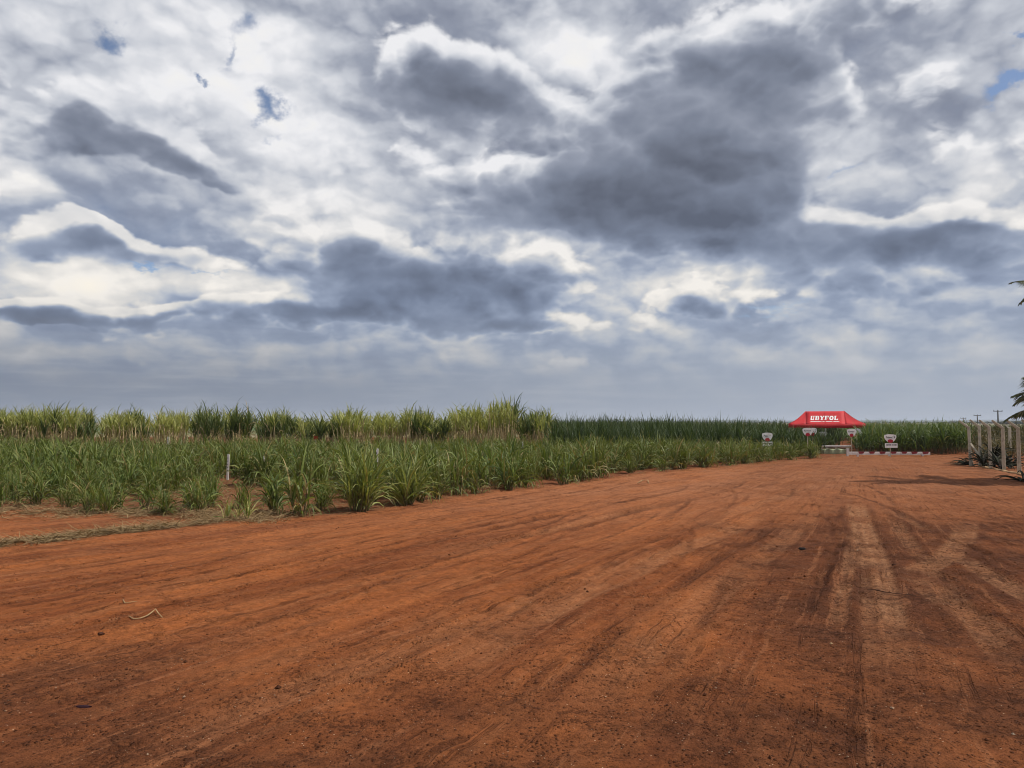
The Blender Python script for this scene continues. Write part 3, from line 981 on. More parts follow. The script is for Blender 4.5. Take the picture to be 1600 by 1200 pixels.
def as_stuff(name, spots, stocks, leaf_mat, stalk_mat, dry_mat=None, min_z=None):
    """everything beyond the individually built plants, as one mass (leaves and canes)"""
    L, S, D = [], [], []
    for (x, y, rz, sc, sz) in spots:
        iv = int(rng.integers(len(stocks.raw)))
        lv, st, dl = stocks.raw[iv]
        sz = sz / stocks.h[iv]
        z = gz(x, y)
        L.append(placed(lv, x, y, z, rz, sc, sz)); S.append(placed(st, x, y, z, rz, sc, sz))
        if dl is not None: D.append(placed(dl, x, y, z, rz, sc, sz))
    if not L: return
    V, Q, c = join(L)
    root = link(name, np_mesh(name, V, Q, colors=c), mat=leaf_mat)
    root['kind'] = 'stuff'
    V, Q, c = join(S)
    link('stalks', np_mesh('stalks', V, Q, colors=c), root, stalk_mat)['kind'] = 'stuff'
    if D:
        V, Q, c = join(D)
        link('dry_leaves', np_mesh('dry_leaves', V, Q, colors=c), root, dry_mat)['kind'] = 'stuff'


YOUNG = Stock(12, MAT_YOUNG, MAT_TILLER, n_till=(8, 14), H=1.0, stalk_f=(.30, .40), n_leaf=7, leaf_len=(.62, .86), lean=(.25, .42), spread=(.10, .17), droop=(1.3, 2.3), tilt=(.50, .80), width=(.032, .046), dry_p=.20, f0=.04, S=5)
PALE = Stock(3, MAT_PALE, MAT_TILLER, n_till=(24, 28), H=1.2, stalk_f=.36, n_leaf=8, leaf_len=(.92, 1.02), lean=.46, spread=.20, droop=1.3, tilt=.60, width=.036, dry_p=.10, f0=.05, S=5)
FADED = Stock(1, MAT_PALE, MAT_TILLER, n_till=9, H=.5, stalk_f=.3, n_leaf=5, leaf_len=.62, lean=.7, spread=.3, droop=1.5, tilt=.8, width=.034, dry_p=.5)
TALL = Stock(8, MAT_TALL, MAT_STALK, MAT_DRYLEAF, n_till=(8, 11), H=2.4, stalk_f=.80, n_leaf=8, leaf_len=(.70, .88), lean=.16, spread=.32, droop=1.35, tilt=.62, width=.05, dry_p=.06, hang=4, r_stalk=.026, f0=.86)
TALLD = Stock(6, MAT_TALL_DARK, MAT_STALK, MAT_DRYLEAF, n_till=(9, 11), H=2.4, stalk_f=.68, n_leaf=10, leaf_len=(.90, 1.08), lean=.15, spread=.30, droop=1.15, tilt=.62, width=.05, dry_p=.06, hang=5, r_stalk=.022, f0=.74)
DENSE = Stock(8, MAT_DENSE, MAT_TILLER, n_till=(8, 10), H=1.55, stalk_f=.42, n_leaf=6, leaf_len=(1.0, 1.2), lean=.20, spread=.22, droop=1.0, tilt=.42, width=.045, dry_p=.04)
BROAD = Stock(8, MAT_BROAD, MAT_TILLER, n_till=(7, 9), H=1.5, stalk_f=.50, n_leaf=7, leaf_len=(.95, 1.1), lean=.2, spread=.24, droop=1.7, tilt=.5, width=.058, dry_p=.05)
MAT_DRYWEED = leaf_material('dry_weed_leaf', (0.13, 0.085, 0.04), (0.22, 0.155, 0.08), (0.15, 0.10, 0.05), (0.12, 0.08, 0.04), .2, .7)
BRUSH = Stock(5, MAT_BRUSH, MAT_TILLER, MAT_DRYWEED, n_till=(10, 12), H=1.5, stalk_f=.6, n_leaf=6, leaf_len=(.6, .8), lean=.35, spread=.35, droop=1.3, tilt=.6, width=.04, dry_p=.4, hang=2, f0=.25)

# thin copies for the masses behind
YOUNG_L = YOUNG
DENSE_L = Stock(6, MAT_DENSE, MAT_TILLER, n_till=6, H=1.55, stalk_f=.45, n_leaf=5, leaf_len=(1.0, 1.15), lean=.14, spread=.26, droop=.8, tilt=.42, width=.055, dry_p=.03, S=3)
BROAD_L = Stock(6, MAT_BROAD, MAT_TILLER, n_till=6, H=1.5, stalk_f=.52, n_leaf=5, leaf_len=(.95, 1.05), lean=.2, spread=.3, droop=1.6, tilt=.5, width=.07, dry_p=.04, S=3)
TALL_L = Stock(5, MAT_TALL, MAT_STALK, MAT_DRYLEAF, n_till=7, H=2.4, stalk_f=.72, n_leaf=7, leaf_len=.95, lean=.12, spread=.34, droop=1.2, tilt=.48, width=.06, dry_p=.05, hang=3, S=3, r_stalk=.022, f0=.8)


def front_back(x):
    """line where the low field meets the taller cane behind it"""
    return float(np.interp(x, [-60, -30, 1.8, 2.6, 16, 20, 33, 70], [38.5, 37.0, 36.2, 35.5, 42.2, 44.6, 45.2, 46]))


def px_of(x, y):
    return 800 + x / y * F_PX


def in_view(x, y, m=3.0):
    return abs(x) < .675 * y + m and y > 2


def young_words(x, y, front):
    px = px_of(x, y)
    where = ('below the leftmost tall stand' if px < 150 else 'below the second tall stand' if px < 236 else 'left of the tallest white stake' if px < 356 else 'right of the tallest white stake' if px < 540 else
             'behind the two big pale clumps' if px < 680 else 'below the right end of the tall stand' if px < 870 else
             'in front of the dark dense plot' if px < 1150 else 'around the sign left of the tent')
    row = 'in the outer row' if front else 'in the roadside half' if y < edge_y(x) + 7 else 'deep in the low field'
    return f'young green sugarcane {row}, {where}', 'sugarcane', f'young sugarcane {row} {where}'


# --- the low field: rows along the road edge
def young_field():
    spots = []
    hd = math.radians(43)
    ux, uy = math.sin(hd), math.cos(hd)
    for row in range(0, 34):
        off = .35 + row * 1.05
        for k in range(-60, 140):
            s = k * .62 + rng.normal(0, .12)
            # first row follows the edge line, later rows lie behind it
            bx = -16 + s * ux
            if bx < -34 or bx > 20.5: continue
            by = edge_y(bx)
            x, y = bx - off * uy + rng.normal(0, .10), by + off * ux + rng.normal(0, .10)
            if y > front_back(x) + .7 or not in_view(x, y): continue
            if y < edge_y(x) + .15: continue
            spots.append((x, y, row))
    # the corner to the left of the photograph lies outside the row pattern
    for x in np.arange(-40, -16, .95):
        for y in np.arange(15.9, 37, .95):
            if in_view(x, y) and not any(abs(x - a) < .7 and abs(y - b) < .7 for a, b, _ in spots):
                spots.append((x + rng.normal(0, .1), y + rng.normal(0, .1), 9))
    keep = []
    for x, y, row in spots:
        px = 800 + x / y * F_PX
        gap = fbm2(np.array([x * .45]), np.array([y * .45]), 3, 13)[0]
        if x < -2 and y < 23 and rng.uniform() < .04 + .40 * (gap > .59): continue
        if px > 1272: continue
        if row == 0 and rng.uniform() < .28: continue
        if any(abs(px - a) < w and y0 < y < y1 for a, w, y0, y1 in ((356.5, 15, 17.5, 25.2), (588.5, 9, 18.5, 20.8), (816, 12, 30.5, 33.5), (262.5, 12, 31, 35))): continue
        if px < 540 and y < 20.5 and rng.uniform() < .15: continue
        if 620 < px < 760 and y < 18.5 and row > 0: continue
        keep.append((x, y, row))
    # clumps the photograph shows one by one at the road edge
    special = [
        (PALE, 560, 797, 1.40, 'largest pale yellow-green cane clump at the road edge, left of the big pair', 0),
        (PALE, 632, 788, 1.25, 'second big pale yellow-green clump, standing alone at the bare road corner', 1),
        (YOUNG, 470, 804, 1.08, 'bushy green cane clump just left of the two big pale clumps', 2),
        (YOUNG, 428, 800, .84, 'green cane clump at the road edge behind the yellowing sprawling clump', 0),
        (FADED, 372, 812, .55, 'low sprawling yellowing cane clump on straw at the road edge', 0),
        (YOUNG, 310, 802, .68, 'thin upright green cane clump in the straw below the tallest white stake', 4),
        (YOUNG, 232, 800, .60, 'narrow green cane clump alone in the straw, left of the white stake', 5),
        (YOUNG, 140, 796, .70, 'low dark green cane clump at the edge of the straw strip', 6),
        (YOUNG, 55, 792, .70, 'green cane clump nearest the left end of the straw strip', 7),
        (YOUNG, 882, 756, .95, 'upright green cane clump at the road edge in the middle of the view', 8),
        (YOUNG, 985, 742, .65, 'bright arching cane clump at the road edge left of the small bare gap', 3),
        (YOUNG, 1035, 738, .62, 'round bright cane clump at the road edge, farther of the two bright ones', 5),
    ]
    sp = []
    for st, px, py, sc, label, var in special:
        q = ground(px, py)
        st.plant('young_sugarcane', q.x, q.y, rng.uniform(0, 6.28), max(sc, .72) if st is not PALE else .95, label, 'sugarcane', 'sugarcane clumps along the road edge', var=min(var, len(st.me) - 1), H=sc)
        sp.append((q.x, q.y))
    keep = [(x, y, r) for x, y, r in keep if all(math.hypot(x - a, y - b) > .62 for a, b in sp)]
    keep.sort(key=lambda t: t[1])
    rest = []
    for i, (x, y, row) in enumerate(keep):
        sc = rng.uniform(.82, 1.12) * (1.0 - .22 * float(sstep(np.array(x), 5, 17)))
        if px_of(x, y) < 545: sc *= .54 + .46 * float(sstep(np.array(y), 17.5, 22.5))
        sz = 1.08 * sc * rng.uniform(.88, 1.14)
        if i < 280:
            front = row == 0
            YOUNG.plant('young_sugarcane', x, y, rng.uniform(0, 6.28), sc,
                        *young_words(x, y, front), H=sz)
        else:
            rest.append((x, y, rng.uniform(0, 6.28), sc, sz))
    as_stuff('young_sugarcane_mass', rest, YOUNG, MAT_YOUNG, MAT_TILLER)


young_field()


# --- tall stands at the back left, plot by plot: pixel range, height of the tops, sort, wording
PLOTS = [
    (-60, 148, 639, TALL, 'tall pale-topped sugarcane with bare tan stalks in the leftmost stand of the back row'),
    (160, 232, 643, TALL, 'tall yellow-green sugarcane with straw leaves in the second stand of the back row'),
    (240, 292, 640, TALLD, 'tall dark green sugarcane in the third stand of the back row'),
    (298, 346, 638, TALLD, 'tall bushy green sugarcane in the fourth stand of the back row'),
    (350, 392, 641, TALLD, 'tall dark sugarcane just left of the palest stand of the back row'),
    (402, 466, 642, TALL, 'tall sugarcane in the palest stand, tan stalks lit, middle of the back row'),
    (472, 500, 652, TALLD, 'lower green sugarcane around the small red marker in the back row'),
    (506, 580, 643, TALL, 'tall yellow-green sugarcane right of the small red marker in the back row'),
    (584, 632, 645, TALL, 'tall sugarcane with drooping pale leaves in the middle right of the back row'),
    (636, 672, 641, TALLD, 'tall dark sugarcane with upright fans before the low notch of the back row'),
    (676, 694, 652, TALL, 'lower sugarcane in the notch of the back row'),
    (698, 768, 636, TALL, 'tall sugarcane with rust-brown stalks right of the notch in the back row'),
    (770, 806, 625, TALL, 'tallest sugarcane stand of the back row, tops highest against the sky'),
    (808, 860, 639, TALL, 'tall brown-stalked sugarcane at the right end of the back row'),
]


def tall_stands():
    rest = []
    for a, b, top, st0, label in PLOTS:
        a, b = a + 6, b - 6
        for rowi in range(7):
            d = 37.6 + rowi * 1.15
            n = max(2, round((b - a) / F_PX * d / .56))
            for k in range(n):
                crown = -7.5 * abs(2 * (k + .5) / n - 1) ** 3 if b - a < 100 else 2.5 * math.sin(k * 1.1)
                px = a + (b - a) * (k + .5) / n + rng.normal(0, 2.0)
                q = at_depth(px, 660, d + rng.normal(0, .15))
                st = (TALLD if st0 is TALL else TALL) if rng.uniform() < (.22 if st0 is TALL else .38) else st0
                H = CAM_H + (660 - top + crown + rng.normal(0, 2.6) - .5) * d / F_PX
                sz = H
                sc = rng.uniform(.82, 1.02)
                if rowi < 2:
                    st.plant('tall_sugarcane', q.x, q.y, rng.uniform(0, 6.28), sc, label, 'sugarcane', label, H=sz)
                else:
                    rest.append((q.x, q.y, rng.uniform(0, 6.28), sc, sz * .97))
    as_stuff('tall_sugarcane_mass', rest, TALL_L, MAT_TALL, MAT_STALK, MAT_DRYLEAF)


tall_stands()


# --- the dense field beyond, on both sides of the bare strip under the tent
def bare(px, y):
    return (1279 < px < 1336 and y < 50) or (1309 < px < 1336 and y < 76)


def dense_field():
    left, right, brush = [], [], []
    for y0 in np.arange(35, 84, 1.15):
        step = .62 if y0 < 60 else .85
        for x0 in np.arange(1.6, 70, step):
            x, y = x0 + rng.normal(0, .1), y0 + rng.normal(0, .12)
            f = front_back(x)
            if y < f + .25: continue
            px = 800 + x / y * F_PX
            if px > 1680 or bare(px, y): continue
            if px > 1225 and y < 56 and 1225 < px < 1345 and 51.5 < y: continue      # the tent's own ground
            if px < 862 and y < 44: continue
            if px > 1512: (brush if y > 46 else []).append((x, y, f)); continue
            (left if px < 1308 else right).append((x, y, f))
    for spots, st, lite, nm, mat, label, grp, h0 in (
            (left, DENSE, DENSE_L, 'dense_sugarcane', MAT_DENSE, 'head-high dark sugarcane at the front of the dense plot left of the tent', 'dark sugarcane left of the tent', 1.93),
            (right, BROAD, BROAD_L, 'broad_leaved_sugarcane', MAT_BROAD, 'broad-leaved sugarcane at the front of the plot behind the striped barrier', 'sugarcane behind the striped barrier', 1.72)):
        spots.sort(key=lambda t: t[1] - t[2])
        rest = []
        for i, (x, y, f) in enumerate(spots):
            px = 800 + x / y * F_PX
            sc = rng.uniform(.92, 1.1)
            sz = h0 * rng.uniform(.84, 1.10) * (.93 + .16 * float(fbm2(np.array([x * .35]), np.array([y * .35]), 2, 55)[0]))
            if st is DENSE: sz *= 1.03 - .08 * float(sstep(np.array(px), 950, 1230))
            if 1225 < px < 1345: sz *= .80 if y < 52 else .86
            if i < 130:
                if st is DENSE:
                    w = 'beside the end of the tall back row' if px < 960 else 'in the middle of the dark plot' if px < 1130 else 'behind the sign left of the tent' if px < 1236 else 'under the left half of the tent'
                    lb = 'head-high dark sugarcane ' + w
                else:
                    w = 'under the right half of the tent' if px < 1352 else 'behind the sign with the flourish' if px < 1430 else 'beyond the right end of the striped barrier'
                    lb = 'broad-leaved arching sugarcane ' + w
                st.plant(nm, x, y, rng.uniform(0, 6.28), sc, lb, 'sugarcane', lb, H=sz)
            else:
                rest.append((x, y, rng.uniform(0, 6.28), sc, sz))
        as_stuff(nm + '_mass', rest, lite, mat, MAT_TILLER)
    for k in range(26):
        px, y = rng.uniform(1528, 1640), rng.uniform(35.5, 45)
        x = (px - 800) / F_PX * y
        if x > 21.6 and not 1583 < px < 1604: BRUSH.plant('brush_plant', x, y, rng.uniform(0, 6.28), rng.uniform(.7, 1.0), 'low brownish half-dry weed growing between the fence row and the tall brush', 'weed', 'low weeds behind the fence', H=rng.uniform(.7, 1.3))
    for i, (x, y, f) in enumerate(sorted(brush, key=lambda t: t[1])):
        if rng.uniform() < .45: continue
        BRUSH.plant('brush_plant', x, y, rng.uniform(0, 6.28), rng.uniform(.8, 1.15), 'brownish half-dry tall weed in the brush behind the concrete fence', 'weed', 'half-dry brush behind the fence', H=rng.uniform(1.35, 1.75))


dense_field()


# --- straw on the ground
def straw_litter():
    pts = []
    def strew(band, n, sx, sy, thr, seed):
        for k in range(n):
            t = rng.uniform(0, len(band) - 1.001)
            i = int(t); f = t - i
            x = band[i][0] * (1 - f) + band[i + 1][0] * f + rng.normal(0, .15)
            y = band[i][1] * (1 - f) + band[i + 1][1] * f + rng.normal(0, sy) + sx * (vnoise(np.array([x * .8]), np.array([seed * 1.0]), seed)[0] - .5)
            if fbm2(np.array([x * 2.1]), np.array([y * 2.1]), 3, seed)[0] > thr + rng.normal(0, .06): pts.append((x, y))
    strew(gpts((-160, 866), (0, 850), (120, 838), (230, 826), (330, 816), (430, 807)), 11000, .7, .24, .47, 301)
    strew(gpts((-200, 806), (0, 800), (150, 804), (300, 806), (440, 810)), 10000, .7, .40, .45, 302)
    for k in range(16000):
        y = 15.5 + 11 * rng.uniform() ** 1.5
        x = rng.uniform(-14.5, 1)
        if y > edge_y(x) - .1 and in_view(x, y) and fbm2(np.array([x * .7]), np.array([y * .7]), 3, 77)[0] > .40 + .02 * max(0, x + 8): pts.append((x, y))
    for k in range(900):      # stray pieces along the far road edge
        x = rng.uniform(2, 19)
        pts.append((x, edge_y(x) + rng.normal(0, .45)))
    P = np.array([(x, y, gz(x, y) + .006 + abs(rng.normal(0, .022))) for x, y in pts])
    n = len(P)
    V, Q, c = ribbons(P, rng.uniform(0, 6.28, n), rng.normal(1.48, .16, n), rng.uniform(.06, .5, n) * rng.uniform(.4, 1, n), rng.normal(.05, .35, n), rng.uniform(.005, .018, n), 2, rng.normal(0, .5, n), rng.uniform(0, 1, n), rng.uniform(.2, 1, n))
    m = leaf_material('straw', (0.16, 0.100, 0.045), (0.37, 0.27, 0.14), (0.22, 0.14, 0.065), (0.27, 0.19, 0.095), .1, .8)
    tag(link('straw_litter', np_mesh('straw_litter', V, Q, colors=c), mat=m), kind='stuff')


straw_litter()

# ------------------------------------------------------------------ tent, signs, barriers
M_WHITE = simple_mat('white_sign_board', (0.82, 0.82, 0.80), .5, .3, var=.10, scale=3.0, dirt=(0.45, 0.30, 0.20), dirt_amt=.35, bump=.0005)
M_GREYBACK = simple_mat('sign_back', (0.42, 0.44, 0.41), .6, .3, var=.15, scale=3.0, dirt=(0.25, 0.18, 0.13), dirt_amt=.4, bump=.0005)
M_SIGNRED = simple_mat('sign_red', (0.42, 0.018, 0.035), .45, .35, var=.15, bump=.0005)
M_INK = simple_mat('sign_ink', (0.025, 0.025, 0.03), .5, .3, var=.2, bump=.0002)
M_BATTEN = simple_mat('pale_wood_batten', (0.50, 0.44, 0.33), .75, .2, var=.3, scale=5.0, dirt=(0.28, 0.16, 0.09), dirt_amt=.5)
M_CANVAS = simple_mat('red_canvas', (0.50, 0.026, 0.030), .65, .25, var=.12, scale=1.3, dirt=(0.42, 0.07, 0.06), dirt_amt=.35, bump=.004)
M_PRINT = simple_mat('white_print', (0.80, 0.76, 0.74), .6, .25, var=.06, bump=.0003)
M_STEEL = simple_mat('tent_steel', (0.55, 0.55, 0.54), .35, .5, var=.15)
M_RAIL = simple_mat('white_painted_rail', (0.72, 0.68, 0.64), .55, .3, var=.15, scale=2.0, dirt=(0.40, 0.20, 0.13), dirt_amt=.5)
M_RAILRED = simple_mat('red_painted_patch', (0.26, 0.030, 0.040), .6, .25, var=.25, scale=5.0, dirt=(0.30, 0.12, 0.09), dirt_amt=.5)
M_CONC = simple_mat('pale_concrete', (0.54, 0.49, 0.38), .85, .15, var=.25, scale=4.0, dirt=(0.22, 0.17, 0.11), dirt_amt=.6, bump=.006)
M_KERB = simple_mat('yellowed_kerb_concrete', (0.34, 0.22, 0.115), .9, .1, var=.35, scale=3.0, dirt=(0.20, 0.075, 0.035), dirt_amt=.9, bump=.01)
M_WIRE = simple_mat('galvanised_wire', (0.22, 0.21, 0.20), .5, .5)
M_PANEL = simple_mat('pale_green_sheet', (0.36, 0.40, 0.25), .8, .15, var=.25, scale=2.5, dirt=(0.24, 0.20, 0.12), dirt_amt=.5)
M_POLE = simple_mat('weathered_pole', (0.13, 0.12, 0.115), .85, .1, var=.3)
M_PALM = leaf_material('palm_leaflet', (0.050, 0.066, 0.024), (0.135, 0.145, 0.052), (0.28, 0.21, 0.10), (0.15, 0.13, 0.06), .2)
M_STRAP = simple_mat('dark_strap_leaf', (0.026, 0.030, 0.016), .8, .12, var=.4, scale=5.0, dirt=(0.06, 0.036, 0.02), dirt_amt=.6)
M_BARK = simple_mat('palm_bark', (0.17, 0.14, 0.105), .9, .1, var=.4, scale=5.0, bump=.02)


def poly_prism(bm, pts, thick, M):
    """flat outline (u, v) pushed to a thickness, placed by a matrix (u, v, w)"""
    f = [bm.verts.new(M @ Vector((u, v, thick / 2))) for u, v in pts]
    b = [bm.verts.new(M @ Vector((u, v, -thick / 2))) for u, v in pts]
    bm.faces.new(f)
    bm.faces.new(b[::-1])
    n = len(pts)
    for i in range(n):
        bm.faces.new((f[i], b[i], b[(i + 1) % n], f[(i + 1) % n]))


def text_mesh(text, width, height, M, name, mat, parent, shear=0.0, bold=0.02, depth=0.002):
    cu = bpy.data.curves.new('lettering', 'FONT')
    cu.body = text
    cu.align_x, cu.align_y = 'CENTER', 'CENTER'
    cu.shear = shear
    cu.offset = bold
    cu.extrude = 0.01
    cu.resolution_u = 2
    o = bpy.data.objects.new('lettering', cu)
    COL.objects.link(o)
    bpy.context.view_layer.update()
    dg = bpy.context.evaluated_depsgraph_get()
    me = bpy.data.meshes.new_from_object(o.evaluated_get(dg))
    bpy.data.objects.remove(o)
    bpy.data.curves.remove(cu)
    co = np.array([v.co for v in me.vertices])
    lo, hi = co.min(0), co.max(0)
    for v in me.vertices:
        u = ((v.co.x - lo[0]) / (hi[0] - lo[0]) - .5) * width
        w = ((v.co.y - lo[1]) / (hi[1] - lo[1]) - .5) * height
        v.co = M @ Vector((u, w, v.co.z / .01 * depth * .5))
    me.name = name
    for p in me.polygons: p.use_smooth = False
    me.materials.clear()
    return link(name, me, parent, mat)


def upright(x=0, z=0, y=0):
    """u to the right, v up, w towards the viewer's side (-y)"""
    return Matrix(((1, 0, 0, x), (0, 0, -1, y), (0, 1, 0, z), (0, 0, 0, 1)))


def shield(w, h):
    """wide rounded top, sides that draw in to a narrow foot"""
    pts = []
    for k in range(9):                      # domed top, left to right
        t = -1 + 2 * k / 8
        pts.append((t * w * .46, h * (.5 - .10 * t * t)))
    for u, v in ((.5, .30), (.5, .12), (.44, -.10), (.33, -.32), (.20, -.46)):
        pts.append((u * w, v * h))
    return pts + [(-u, v) for u, v in ((.20 * w, -.46 * h), (.33 * w, -.32 * h), (.44 * w, -.10 * h), (.5 * w, .12 * h), (.5 * w, .30 * h))]


def sign(px, y_top, y_bot, w_px, d, words, label, plate=None, back=False, turn=0.0, mark=False):
    c = at_depth(px, (y_top + y_bot) / 2, d)
    W, H = w_px * d / F_PX, (y_bot - y_top) * d / F_PX
    g0 = gz(c.x, c.y)
    zc = c.z - g0
    root = empty('field_sign', (c.x, c.y, g0), turn, label, 'sign', 'rounded trial plot signs')
    low = zc - H / 2
    if plate: low = CAM_H + (660 - plate[1]) * d / F_PX - g0
    bm = bmesh.new()
    add_box(bm, Vector((0, .03, (zc + H * .2 - .3) / 2)), (.04, .03, zc + H * .2 + .3))
    bm_obj('post', bm, M_BATTEN, root)
    bm = bmesh.new()
    poly_prism(bm, shield(W, H), .012, upright(0, zc))
    bm_obj('board', bm, M_GREYBACK if back else M_WHITE, root)
    bm = bmesh.new()
    ell = [(W * .22 * math.cos(t), H * .20 * math.sin(t) + (.03 * H if math.sin(t) > 0 else 0)) for t in np.linspace(0, 2 * math.pi, 20, endpoint=False)]
    poly_prism(bm, ell, .016, upright(0, zc - H * .36, -.004))
    bm_obj('badge', bm, M_SIGNRED if not back else M_BARK, root)
    if words:
        lt = text_mesh(words, W * (.66 if not mark else .52), H * .22, upright(-W * (.02 if not mark else .09), zc + H * .12, -.009), 'lettering', M_INK, root, shear=.15, bold=.025)
        lt['kind'] = 'stuff'
        bm = bmesh.new()
        add_box(bm, Vector((0, -.008, zc - H * .08)), (W * .40, .003, H * .035))
        bm_obj('fine_print', bm, M_GREYBACK, root)
    if mark:      # curved flourish beside the name
        bm = bmesh.new()
        pts = [(W * (.30 + .08 * math.cos(t)), -.010, zc + H * (.17 + .13 * math.sin(t))) for t in np.linspace(2.6, -1.6, 9)]
        add_tube(bm, pts, [W * .012 + W * .02 * k / 8 for k in range(9)], 5)
        bm_obj('flourish', bm, M_INK, root)
    if plate:
        x0, x1 = plate[2], plate[3]
        pz = CAM_H + (660 - (plate[0] + plate[1]) / 2) * d / F_PX - g0
        ph = (plate[1] - plate[0]) * d / F_PX
        pw = (x1 - x0) * d / F_PX
        pxo = ((x0 + x1) / 2 - px) * d / F_PX
        bm = bmesh.new()
        add_box(bm, Vector((pxo, 0, pz)), (pw, .012, ph))
        p = bm_obj('name_plate', bm, M_WHITE, root)
        # two rows of small dark lettering, too far away to be read
        bm = bmesh.new()
        r2 = np.random.default_rng(int(px))
        u = -pw * .42
        while u < pw * .40:
            ww = pw * r2.uniform(.03, .075)
            add_box(bm, Vector((pxo + u + ww / 2, -.008, pz + ph * .14)), (ww, .003, ph * r2.uniform(.20, .28)))
            u += ww + pw * (.015 if r2.uniform() < .8 else .06)
        bm_obj('lettering', bm, M_INK, p)['kind'] = 'stuff'
    return root


sign(1199, 676, 689, 16.5, 39.5, 'Peso +', 'white sign with dark name above a small plate, standing left of the red tent', plate=(690, 697, 1191.5, 1207.5))
sign(1262, 668.5, 681, 16, 42.0, 'Kymon', 'bright white sign on a thin post below the left end of the tent')
sign(1270, 668.5, 680.5, 13, 44.5, None, 'white sign half hidden behind the bright sign under the tent end', mark=True)
sign(1285.3, 674.5, 683, 14.5, 50.0, None, 'pale grey sign standing among cane under the middle of the tent', back=True)
sign(1330.5, 670, 682, 14, 44.6, 'Kymon', 'white sign on a long thin post beside the corner of both barriers')
sign(1338.5, 669.5, 682, 12, 47.5, None, 'sign half covered by the sign at the barrier corner, nearer of the two', turn=-.15)
sign(1344, 674, 683, 8, 51.0, None, 'small turned sign farthest back at the right end of the tent', turn=-.7)
sign(1391, 678.5, 691, 19, 41.6, 'Potamol', 'white sign with curved flourish and plate in front of the striped barrier', plate=(692.5, 699.5, 1382.5, 1402), mark=True)


